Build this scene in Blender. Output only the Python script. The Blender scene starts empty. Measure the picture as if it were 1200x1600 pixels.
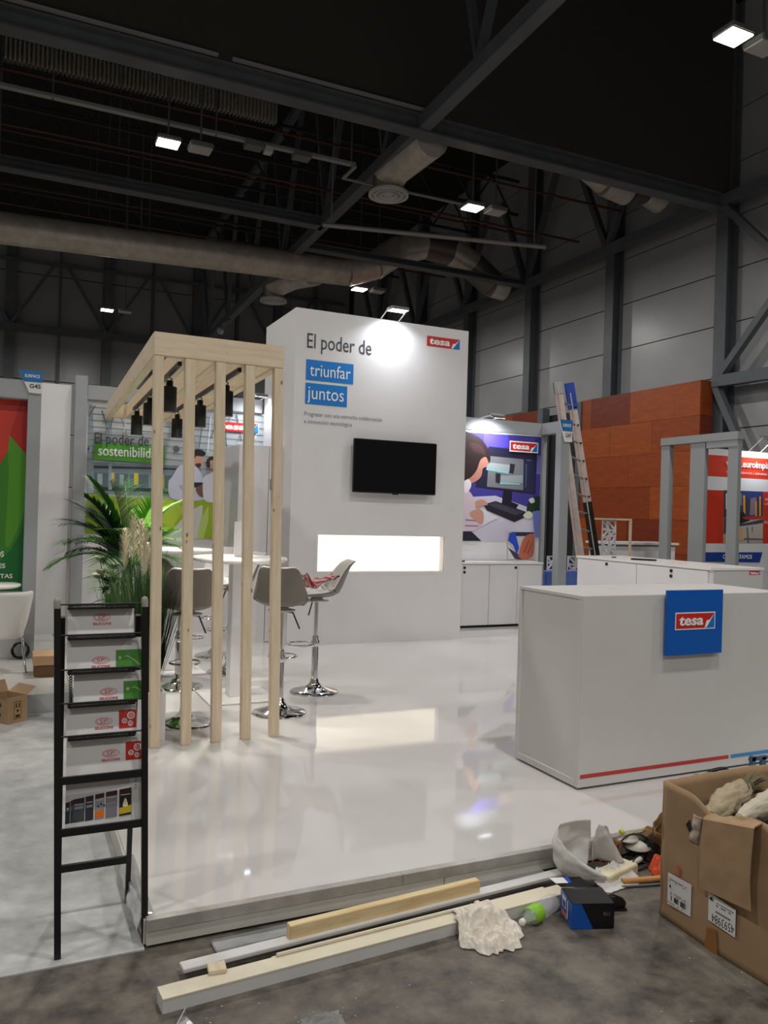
import bpy, bmesh, math, random
from mathutils import Vector, Matrix, Euler, noise

# ------------------------------------------------------------------ camera, world, exposure
SC = bpy.context.scene
COL = SC.collection
cam_d = bpy.data.cameras.new('camera')
cam = bpy.data.objects.new('camera', cam_d)
COL.objects.link(cam)
cam_d.sensor_width = 36.0
cam_d.sensor_fit = 'AUTO'
cam_d.lens = 1262 / 1600 * 36
cam_d.clip_end = 200
_X = Vector((2720, -82, -1262)).normalized()
_Y = Vector((-585, 15, -1262))
_Y = (_Y - _X * _X.dot(_Y)).normalized()
_Z = _X.cross(_Y)
_m = Matrix((_X, _Y, _Z)).to_4x4()
_m.translation = Vector((0, 0, 1.6))
cam.matrix_world = _m
SC.camera = cam

world = bpy.data.worlds.new('hall_ambient')
SC.world = world
world.use_nodes = True
world.node_tree.nodes['Background'].inputs[0].default_value = (1.0, 0.97, 0.93, 1)
world.node_tree.nodes['Background'].inputs[1].default_value = 0.16

SC.view_settings.view_transform = 'Standard'
SC.view_settings.look = 'None'
SC.view_settings.gamma = 1
SC.view_settings.use_curve_mapping = False
SC.view_settings.exposure = 0.0

HALL_W = 172        # watts of one hall floodlight
PI = math.pi
random.seed(11)

# ------------------------------------------------------------------ materials
def lin(c):
    f = lambda v: v / 12.92 if v <= 0.04045 else ((v + 0.055) / 1.055) ** 2.4
    return tuple(f(v / 255) for v in c) + (1,)

MATS = {}
def mat(name, rgb, rough=0.5, metal=0.0, var=0.0, scale=6.0, bump=0.0, bscale=40.0, stretch=(1, 1, 1), emit=None, es=0.0, spec=0.5,
        trans=0.0, ior=1.45, rgb2=None, alpha=1.0, coat=0.0, rvar=0.0):
    if name in MATS:
        return MATS[name]
    m = bpy.data.materials.new(name)
    m.use_nodes = True
    nt = m.node_tree
    b = nt.nodes['Principled BSDF']
    b.inputs['Base Color'].default_value = lin(rgb)
    b.inputs['Roughness'].default_value = rough
    b.inputs['Metallic'].default_value = metal
    b.inputs['Specular IOR Level'].default_value = spec
    b.inputs['IOR'].default_value = ior
    b.inputs['Transmission Weight'].default_value = trans
    b.inputs['Alpha'].default_value = alpha
    b.inputs['Coat Weight'].default_value = coat
    if emit:
        b.inputs['Emission Color'].default_value = lin(emit)
        b.inputs['Emission Strength'].default_value = es
    if var or bump or rvar:
        tc = nt.nodes.new('ShaderNodeTexCoord')
        mp = nt.nodes.new('ShaderNodeMapping')
        mp.inputs['Scale'].default_value = stretch
        nt.links.new(tc.outputs['Object'], mp.inputs['Vector'])
    if var or rvar:
        n = nt.nodes.new('ShaderNodeTexNoise')
        n.inputs['Scale'].default_value = scale
        n.inputs['Detail'].default_value = 6
        n.inputs['Roughness'].default_value = 0.65
        nt.links.new(mp.outputs[0], n.inputs['Vector'])
    if var:
        r = nt.nodes.new('ShaderNodeValToRGB')
        r.color_ramp.elements[0].position = 0.32
        r.color_ramp.elements[1].position = 0.68
        c1 = lin(rgb)
        c2 = lin(rgb2) if rgb2 else tuple(min(1, v * (1 + var)) for v in c1[:3]) + (1,)
        c0 = c1 if rgb2 else tuple(v * (1 - var) for v in c1[:3]) + (1,)
        r.color_ramp.elements[0].color = c0
        r.color_ramp.elements[1].color = c2
        nt.links.new(n.outputs['Fac'], r.inputs['Fac'])
        nt.links.new(r.outputs['Color'], b.inputs['Base Color'])
    if rvar:
        mr = nt.nodes.new('ShaderNodeMapRange')
        mr.inputs['To Min'].default_value = max(0, rough - rvar)
        mr.inputs['To Max'].default_value = rough + rvar
        nt.links.new(n.outputs['Fac'], mr.inputs['Value'])
        nt.links.new(mr.outputs['Result'], b.inputs['Roughness'])
    if bump:
        n2 = nt.nodes.new('ShaderNodeTexNoise')
        n2.inputs['Scale'].default_value = bscale
        n2.inputs['Detail'].default_value = 5
        nt.links.new(mp.outputs[0], n2.inputs['Vector'])
        bp = nt.nodes.new('ShaderNodeBump')
        bp.inputs['Strength'].default_value = bump
        bp.inputs['Distance'].default_value = 0.02
        nt.links.new(n2.outputs['Fac'], bp.inputs['Height'])
        nt.links.new(bp.outputs['Normal'], b.inputs['Normal'])
    MATS[name] = m
    return m

def wood_mat(name, rgb, rgb2, axis, knots=True):
    st = {'x': (1.2, 14, 14), 'y': (14, 1.2, 14), 'z': (14, 14, 1.2)}[axis]
    m = mat(name, rgb, rough=0.6, var=1, rgb2=rgb2, scale=3.0, stretch=st, bump=0.05, bscale=8)
    if knots:
        nt = m.node_tree
        b = nt.nodes['Principled BSDF']
        ramp = [n for n in nt.nodes if n.type == 'VALTORGB'][0]
        tc = [n for n in nt.nodes if n.type == 'TEX_COORD'][0]
        mp = nt.nodes.new('ShaderNodeMapping')
        mp.inputs['Scale'].default_value = {'x': (0.45, 1, 1), 'y': (1, 0.45, 1), 'z': (1, 1, 0.45)}[axis]
        nt.links.new(tc.outputs['Object'], mp.inputs['Vector'])
        v = nt.nodes.new('ShaderNodeTexVoronoi')
        v.inputs['Scale'].default_value = 14
        nt.links.new(mp.outputs[0], v.inputs['Vector'])
        r = nt.nodes.new('ShaderNodeValToRGB')
        r.color_ramp.elements[0].position = 0.06
        r.color_ramp.elements[1].position = 0.12
        r.color_ramp.elements[0].color = (0.35, 0.2, 0.1, 1)
        r.color_ramp.elements[1].color = (1, 1, 1, 1)
        nt.links.new(v.outputs['Distance'], r.inputs['Fac'])
        mx = nt.nodes.new('ShaderNodeMix')
        mx.data_type = 'RGBA'
        mx.blend_type = 'MULTIPLY'
        mx.inputs[0].default_value = 1
        nt.links.new(ramp.outputs['Color'], mx.inputs[6])
        nt.links.new(r.outputs['Color'], mx.inputs[7])
        nt.links.new(mx.outputs[2], b.inputs['Base Color'])
    return m

def print_mat():
    if 'print' in MATS:
        return MATS['print']
    m = mat('print', (200, 200, 200), rough=0.45)
    a = m.node_tree.nodes.new('ShaderNodeAttribute')
    a.attribute_name = 'Col'
    m.node_tree.links.new(a.outputs['Color'], m.node_tree.nodes['Principled BSDF'].inputs['Base Color'])
    return m

# ------------------------------------------------------------------ mesh builder
class MB:
    def __init__(s):
        s.v, s.f, s.mi, s.sm = [], [], [], []
    def add(s, vs, fs, mi=0, smooth=False):
        k = len(s.v)
        s.v += [tuple(p) for p in vs]
        for f in fs:
            s.f.append([i + k for i in f]); s.mi.append(mi); s.sm.append(smooth)
        return s
    def box(s, x0, x1, y0, y1, z0, z1, mi=0):
        vs = [(x, y, z) for z in (z0, z1) for y in (y0, y1) for x in (x0, x1)]
        return s.add(vs, [(0, 2, 3, 1), (4, 5, 7, 6), (0, 1, 5, 4), (2, 6, 7, 3), (0, 4, 6, 2), (1, 3, 7, 5)], mi)
    def bar(s, a, b, w, h, up=(0, 0, 1), mi=0):
        """a box whose axis runs from a to b, w wide sideways and h along up"""
        a, b, up = Vector(a), Vector(b), Vector(up)
        d = (b - a).normalized()
        sd = d.cross(up)
        if sd.length < 1e-4:
            sd = d.cross(Vector((1, 0, 0)))
        sd.normalize(); u = sd.cross(d).normalized()
        vs = [p + sd * (w / 2 * i) + u * (h / 2 * j) for p in (a, b) for j in (-1, 1) for i in (-1, 1)]
        return s.add(vs, [(0, 1, 3, 2), (4, 6, 7, 5), (0, 4, 5, 1), (2, 3, 7, 6), (0, 2, 6, 4), (1, 5, 7, 3)], mi)
    def tube(s, pts, r, n=10, mi=0, caps=True, closed=False):
        pts = [Vector(p) for p in pts]
        rs = r if isinstance(r, (list, tuple)) else [r] * len(pts)
        vs, fs = [], []
        prev = None
        N = len(pts)
        for i, p in enumerate(pts):
            if closed:
                d = pts[(i + 1) % N] - pts[i - 1]
            else:
                d = pts[min(i + 1, N - 1)] - pts[max(i - 1, 0)]
            d.normalize()
            if prev is None:
                ref = Vector((0, 0, 1)) if abs(d.z) < 0.9 else Vector((1, 0, 0))
                u = d.cross(ref).normalized()
            else:
                u = (prev - d * prev.dot(d)).normalized()
            prev = u
            w = d.cross(u)
            for k in range(n):
                t = 2 * PI * k / n
                vs.append(p + (u * math.cos(t) + w * math.sin(t)) * rs[i])
        M = N if closed else N - 1
        for i in range(M):
            j = (i + 1) % N
            for k in range(n):
                l = (k + 1) % n
                fs.append((i * n + k, i * n + l, j * n + l, j * n + k))
        s.add(vs, fs, mi, n > 6)
        if caps and not closed:
            s.add(vs[:n], [tuple(range(n))[::-1]], mi)
            s.add(vs[-n:], [tuple(range(n))], mi)
        return s
    def lathe(s, prof, n=24, c=(0, 0, 0), mi=0, smooth=True, caps=True):
        vs, fs = [], []
        for r, z in prof:
            for k in range(n):
                t = 2 * PI * k / n
                vs.append((c[0] + r * math.cos(t), c[1] + r * math.sin(t), c[2] + z))
        for i in range(len(prof) - 1):
            for k in range(n):
                l = (k + 1) % n
                fs.append((i * n + k, i * n + l, (i + 1) * n + l, (i + 1) * n + k))
        s.add(vs, fs, mi, smooth)
        if caps and prof[0][0] > 1e-4:
            s.add(vs[:n], [tuple(range(n))[::-1]], mi)
        if caps and prof[-1][0] > 1e-4:
            s.add(vs[-n:], [tuple(range(n))], mi)
        return s
    def prism(s, poly, vec, mi=0):
        """poly: planar 3D points; extruded by vec"""
        n = len(poly)
        a = [Vector(p) for p in poly]
        b = [p + Vector(vec) for p in a]
        fs = [tuple(range(n))[::-1], tuple(range(n, 2 * n))]
        fs += [(i, (i + 1) % n, n + (i + 1) % n, n + i) for i in range(n)]
        return s.add(a + b, fs, mi)
    def grid(s, fn, nu, nv, mi=0, smooth=True, thick=0.0):
        P = [[Vector(fn(i / nu, j / nv)) for i in range(nu + 1)] for j in range(nv + 1)]
        vs = [p for row in P for p in row]
        w = nu + 1
        fs = [(j * w + i, j * w + i + 1, (j + 1) * w + i + 1, (j + 1) * w + i) for j in range(nv) for i in range(nu)]
        if not thick:
            return s.add(vs, fs, mi, smooth)
        nr = []
        for j in range(nv + 1):
            for i in range(nu + 1):
                du = P[j][min(i + 1, nu)] - P[j][max(i - 1, 0)]
                dv = P[min(j + 1, nv)][i] - P[max(j - 1, 0)][i]
                c = du.cross(dv)
                nr.append(c.normalized() if c.length > 1e-9 else Vector((0, 0, 1)))
        k = len(vs)
        vs2 = [p - n * thick for p, n in zip(vs, nr)]
        fs2 = [tuple(i + k for i in f[::-1]) for f in fs]
        rim = [i for i in range(w)] + [j * w + nu for j in range(1, nv + 1)] + [nv * w + i for i in range(nu - 1, -1, -1)] + [j * w for j in range(nv - 1, 0, -1)]
        fr = [(rim[(i + 1) % len(rim)], rim[i], rim[i] + k, rim[(i + 1) % len(rim)] + k) for i in range(len(rim))]
        return s.add(vs + vs2, fs + fs2 + fr, mi, smooth)
    def build(s, name, mats, parent=None, bevel=0.0, world=True, seg=2, kind=None, label=None):
        me = bpy.data.meshes.new(name)
        off = Vector((0, 0, 0))
        if parent is not None and world:
            q = parent
            while q is not None:
                off += q.location
                q = q.parent
        me.from_pydata([Vector(p) - off for p in s.v], [], s.f)
        for m in (mats if isinstance(mats, (list, tuple)) else [mats]):
            me.materials.append(m)
        me.polygons.foreach_set('material_index', s.mi)
        me.polygons.foreach_set('use_smooth', s.sm)
        if bevel:
            bm = bmesh.new(); bm.from_mesh(me)
            bmesh.ops.remove_doubles(bm, verts=bm.verts, dist=1e-6)
            es = [e for e in bm.edges if len(e.link_faces) == 2 and e.calc_face_angle(0) > 0.6]
            bmesh.ops.bevel(bm, geom=es, offset=bevel, segments=seg, affect='EDGES', clamp_overlap=True)
            bm.to_mesh(me); bm.free()
        me.update()
        o = bpy.data.objects.new(name, me)
        COL.objects.link(o)
        if parent is not None:
            o.parent = parent
        if kind:
            o['kind'] = kind
        if label:
            o['label'] = label
        return o

def thing(name, label, cat, loc=(0, 0, 0), rz=0.0, group=None, kind=None):
    o = bpy.data.objects.new(name, None)
    o.empty_display_size = 0.1
    COL.objects.link(o)
    o.location = loc
    o.rotation_euler = (0, 0, rz)
    tag(o, label, cat, group, kind)
    return o

def tag(o, label=None, cat=None, group=None, kind=None):
    if label: o['label'] = label
    if cat: o['category'] = cat
    if group: o['group'] = group
    if kind: o['kind'] = kind
    return o

def copy_tree(o, parent=None):
    c = o.copy()
    COL.objects.link(c)
    if parent is not None:
        c.parent = parent
    for ch in list(o.children):
        copy_tree(ch, c)
    return c

def lean_x(root, k, z0):
    """the parts of a thing lean sideways: k metres per metre of height above z0"""
    for o in root.children_recursive:
        if o.type != 'MESH': continue
        b = Vector((0, 0, 0)); q = o
        while q is not None:
            b += q.location; q = q.parent
        for v in o.data.vertices:
            v.co.x += k * (v.co.z + b.z - z0)

def child_copy(o, parent, loc):
    c = o.copy(); COL.objects.link(c); c.parent = parent; c.location = loc
    return c

# ------------------------------------------------------------------ flat print, lettering
class Fr:
    """a plane in the world: origin, direction of reading, direction up"""
    def __init__(s, o, ex=(1, 0, 0), ez=(0, 0, 1)):
        s.o, s.ex, s.ez = Vector(o), Vector(ex).normalized(), Vector(ez).normalized()
        s.n = s.ex.cross(s.ez)
    def p(s, a, b, off=0.0):
        return s.o + s.ex * a + s.ez * b + s.n * off

def smooth_loop(pts, k=5):
    n = len(pts); out = []
    for i in range(n):
        p0, p1, p2, p3 = (Vector(pts[(i + d) % n]) for d in (-1, 0, 1, 2))
        for j in range(k):
            t = j / k
            out.append(tuple(0.5 * ((2 * p1) + (p2 - p0) * t + (2 * p0 - 5 * p1 + 4 * p2 - p3) * t * t + (3 * p1 - p0 - 3 * p2 + p3) * t ** 3)))
    return out

def clip_rect(pts, r):
    """clip a polygon to x0, x1, z0, z1"""
    for ax, val, sg in ((0, r[0], 1), (0, r[1], -1), (1, r[2], 1), (1, r[3], -1)):
        out = []
        for i in range(len(pts)):
            a, b = pts[i - 1], pts[i]
            da, db = (a[ax] - val) * sg, (b[ax] - val) * sg
            if (da >= 0) != (db >= 0):
                t = da / (da - db)
                out.append((a[0] + (b[0] - a[0]) * t, a[1] + (b[1] - a[1]) * t))
            if db >= 0:
                out.append(b)
        pts = out
        if len(pts) < 3:
            return []
    return pts

def art(name, fr, polys, parent, rect=None, off=0.003, step=0.00025, label=None):
    vs, fs, cs = [], [], []
    for i, (c, sm, pts) in enumerate(polys):
        if sm: pts = smooth_loop(pts)
        if rect: pts = clip_rect(list(pts), rect)
        if len(pts) < 3: continue
        area = sum(pts[k - 1][0] * pts[k][1] - pts[k][0] * pts[k - 1][1] for k in range(len(pts)))
        if area < 0: pts = pts[::-1]
        k = len(vs)
        vs += [fr.p(a, b, off + i * step) for a, b in pts]
        fs.append(list(range(k, k + len(pts)))); cs.append(lin(c))
    o_ = Vector((0, 0, 0)); q = parent
    while q is not None:
        o_ += q.location; q = q.parent
    me = bpy.data.meshes.new(name)
    me.from_pydata([v - o_ for v in vs], [], fs)
    at = me.color_attributes.new('Col', 'FLOAT_COLOR', 'CORNER')
    for p, c in zip(me.polygons, cs):
        for li in p.loop_indices:
            at.data[li].color = c
    me.materials.append(print_mat())
    me.update()
    o = bpy.data.objects.new(name, me); COL.objects.link(o); o.parent = parent
    if label: o['label'] = label
    return o

def text(name, s, fr, rect, m, parent, off=0.004, bold=0.0, shear=0.0, keep=False):
    """lettering s fitted in rect (x0, x1, z0, z1) of the plane fr; rect heights are those of the ink"""
    cu = bpy.data.curves.new(name, 'FONT')
    cu.body = s
    cu.offset = bold
    cu.shear = shear
    cu.resolution_u = 3
    t = bpy.data.objects.new(name, cu); COL.objects.link(t)
    dg = bpy.context.evaluated_depsgraph_get()
    me = bpy.data.meshes.new_from_object(t.evaluated_get(dg))
    bpy.data.objects.remove(t); bpy.data.curves.remove(cu)
    xs = [v.co.x for v in me.vertices]; ys = [v.co.y for v in me.vertices]
    x0, x1, y0, y1 = min(xs), max(xs), min(ys), max(ys)
    o_ = Vector((0, 0, 0)); q = parent
    while q is not None:
        o_ += q.location; q = q.parent
    sx = (rect[1] - rect[0]) / (x1 - x0); sy = (rect[3] - rect[2]) / (y1 - y0)
    for v in me.vertices:
        v.co = fr.p(rect[0] + (v.co.x - x0) * sx, rect[2] + (v.co.y - y0) * sy, off) - o_
    me.materials.clear(); me.materials.append(m)
    me.name = name
    o = bpy.data.objects.new(name, me); COL.objects.link(o); o.parent = parent
    return o

RED, BLUE = (206, 40, 38), (20, 120, 200)
def logo(fr, x0, x1, z0, z1, parent, border=0.0, off=0.004):
    """red field with the word, a folded white corner and a blue triangle"""
    w, h = x1 - x0, z1 - z0
    P = []
    if border:
        P.append(((240, 240, 240), 0, [(x0 - border, z0 - border), (x1 + border, z0 - border), (x1 + border, z1 + border), (x0 - border, z1 + border)]))
    P.append((RED, 0, [(x0, z0), (x1, z0), (x1, z1), (x0, z1)]))
    P.append((BLUE, 0, [(x0 + w * .78, z0), (x1, z0), (x1, z1)]))
    P.append(((245, 245, 245), 0, [(x0 + w * .74, z0), (x0 + w * .80, z0 + h * .06), (x1 - w * .005, z1 - h * .02), (x0 + w * .87, z0 + h * .55), (x0 + w * .79, z0 + h * .5)]))
    o = art('logo_field', fr, P, parent, off=off, step=0.0006)
    o2 = text('lettering', 'tesa', fr, (x0 + w * .07, x0 + w * .70, z0 + h * .2, z0 + h * .82), M_WHITEINK, o, off=off + 0.003, bold=0.03, shear=0.08)
    return o

M_WHITEINK = mat('white_ink', (240, 240, 240), 0.5)
M_DARKINK = mat('dark_ink', (62, 64, 70), 0.5)
M_GREYINK = mat('grey_ink', (120, 120, 128), 0.5)
M_REDINK = mat('red_ink', (206, 70, 80), 0.5)
M_BLACKINK = mat('black_ink', (25, 25, 28), 0.5)
M_WHITE = mat('white_paint', (226, 224, 225), 0.45, var=0.02, scale=2)
M_WHITEGLOSS = mat('white_laminate', (232, 230, 227), 0.25)
M_SHADOWGAP = mat('dark_gap', (30, 29, 28), 0.7)
M_GREYFRAME = mat('grey_paint_frame', (160, 163, 166), 0.45)
M_STEEL = mat('dark_steel', (98, 102, 107), 0.45, var=0.15, scale=1.5)
M_CHROME = mat('chrome', (225, 225, 225), 0.07, metal=1)
M_BLACK = mat('black_paint', (22, 21, 21), 0.45)
M_BLACKPLASTIC = mat('black_plastic', (20, 20, 21), 0.3)
M_ALU = mat('aluminium', (200, 200, 198), 0.32, metal=0.85)
M_GALV = mat('galvanised', (188, 190, 192), 0.35, metal=0.8, var=0.18, scale=9)
M_CARD = mat('cardboard', (164, 134, 102), 0.8, var=0.10, scale=4, bump=0.03, bscale=60)
M_DUCT = mat('duct_metal', (216, 208, 196), 0.36, metal=0.4, var=0.2, scale=2.5)
WOODX = wood_mat('spruce_x', (223, 207, 181), (207, 187, 157), 'x')
WOODY = wood_mat('spruce_y', (223, 207, 181), (207, 187, 157), 'y')
WOODZ = wood_mat('spruce_z', (223, 207, 181), (207, 187, 157), 'z')

# ------------------------------------------------------------------ printed pictures (colour, smooth outline, x and z in metres)
ART_DESK = [
((72,62,150),0,[(5.446,2.75),(6.955,2.772),(6.957,1.268),(5.497,1.25)]),
((88,75,190),0,[(5.976,2.751),(6.382,2.76),(6.388,2.587),(5.983,2.562)]),
((110,110,185),0,[(6.733,2.53),(6.954,2.501),(6.944,2.23),(6.843,2.225)]),
((205,200,215),0,[(5.477,1.841),(6.195,1.895),(6.836,1.727),(6.946,1.584),(6.957,1.268),(5.497,1.25)]),
((38,38,62),0,[(6.065,2.582),(6.883,2.538),(6.866,1.935),(5.862,1.999),(5.881,2.12)]),
((128,128,135),0,[(6.069,2.447),(6.65,2.432),(6.658,1.99),(6.048,2.016)]),
((45,48,80),0,[(6.657,2.433),(6.866,2.434),(6.852,1.966),(6.665,1.986)]),
((90,95,125),0,[(6.699,2.435),(6.786,2.433),(6.784,2.413),(6.7,2.412)]),
((90,95,125),0,[(6.689,2.362),(6.709,2.363),(6.708,2.033),(6.691,2.032)]),
((172,180,184),0,[(6.037,2.358),(6.445,2.339),(6.4,2.214),(6.029,2.247)]),
((140,200,205),0,[(6.035,2.284),(6.4,2.241),(6.401,2.212),(6.036,2.254)]),
((45,45,55),0,[(6.42,2.358),(6.505,2.353),(6.485,2.218),(6.412,2.225)]),
((45,45,55),0,[(6.184,2.214),(6.268,2.208),(6.261,2.066),(6.189,2.083)]),
((156,166,170),0,[(6.269,2.178),(6.645,2.205),(6.649,2.092),(6.272,2.086)]),
((140,200,205),0,[(6.26,2.086),(6.6,2.086),(6.601,2.065),(6.261,2.06)]),
((30,28,40),0,[(6.324,1.977),(6.47,1.962),(6.463,1.818),(6.586,1.781),(6.539,1.718),(6.296,1.752)]),
((40,36,48),0,[(5.998,1.763),(6.198,1.82),(6.713,1.682),(6.691,1.599),(6.521,1.529),(6.06,1.684)]),
((70,66,80),0,[(6.069,1.761),(6.198,1.8),(6.676,1.673),(6.543,1.626)]),
((225,222,230),0,[(5.573,1.69),(5.989,1.702),(6.253,1.588),(5.835,1.398),(5.581,1.433)]),
((215,195,205),1,[(5.561,2.026),(5.747,1.954),(5.844,1.838),(5.895,1.7),(6.005,1.562),(5.984,1.481),(5.813,1.388),(5.582,1.403)]),
((150,130,150),0,[(5.715,1.555),(5.982,1.541),(5.976,1.525),(5.715,1.531)]),
((150,130,150),0,[(5.713,1.475),(5.938,1.47),(5.915,1.454),(5.713,1.452)]),
((190,130,115),1,[(5.692,2.211),(5.906,2.401),(6.058,2.44),(6.067,2.37),(6.027,2.297),(5.97,2.26),(5.954,2.173),(5.893,2.1),(5.767,2.045),(5.697,2.072)]),
((235,225,230),1,[(5.673,2.11),(5.765,2.095),(5.791,2.016),(5.725,1.914),(5.674,1.951)]),
((50,35,36),1,[(5.538,2.727),(5.837,2.718),(5.993,2.617),(6.086,2.452),(6.073,2.346),(6.016,2.428),(5.93,2.383),(5.865,2.229),(5.742,2.113),(5.559,2.105)]),
((68,48,46),1,[(5.748,2.612),(5.935,2.584),(6.015,2.448),(5.927,2.483),(5.821,2.497)]),
((205,150,130),1,[(5.868,1.799),(5.984,1.833),(6.069,1.765),(5.964,1.746),(5.883,1.711)]),
((205,150,130),1,[(5.781,1.646),(5.93,1.701),(6.002,1.642),(6.002,1.522),(5.961,1.491),(5.853,1.558)]),
((40,38,52),0,[(5.492,1.382),(5.813,1.388),(5.98,1.256),(5.497,1.25)]),
((36,56,42),1,[(6.758,1.828),(6.855,1.904),(6.968,1.893),(6.975,1.689),(6.813,1.674),(6.725,1.703)]),
((205,215,205),1,[(6.756,1.859),(6.83,1.888),(6.857,1.831),(6.796,1.808)]),
((215,220,190),1,[(6.665,1.629),(6.762,1.694),(6.839,1.634),(6.754,1.584)]),
((120,125,205),0,[(6.825,1.689),(6.962,1.71),(6.96,1.324),(6.875,1.323)]),
((190,185,185),0,[(6.409,1.392),(6.86,1.395),(6.868,0.964),(6.419,0.973)]),
((40,45,70),0,[(6.478,1.389),(6.86,1.391),(6.855,1.333),(6.528,1.332)]),
((215,210,208),0,[(6.422,1.225),(6.561,1.082),(6.565,0.98),(6.424,0.98)]),
((45,75,195),0,[(6.441,1.378),(6.539,1.38),(6.613,1.165),(6.577,1.062),(6.508,1.205),(6.421,1.265)]),
((60,60,72),0,[(6.417,1.173),(6.586,1.083),(6.786,1.022),(6.75,0.97),(6.539,1.01)]),
((180,100,75),1,[(6.606,1.083),(6.677,1.289),(6.774,1.363),(6.862,1.344),(6.863,1.084),(6.749,1.001),(6.637,1.021)]),
((140,75,58),0,[(6.684,1.104),(6.776,1.291),(6.789,1.28),(6.709,1.083)]),
((140,75,58),0,[(6.746,1.083),(6.823,1.25),(6.835,1.239),(6.771,1.073)]),
]
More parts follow.
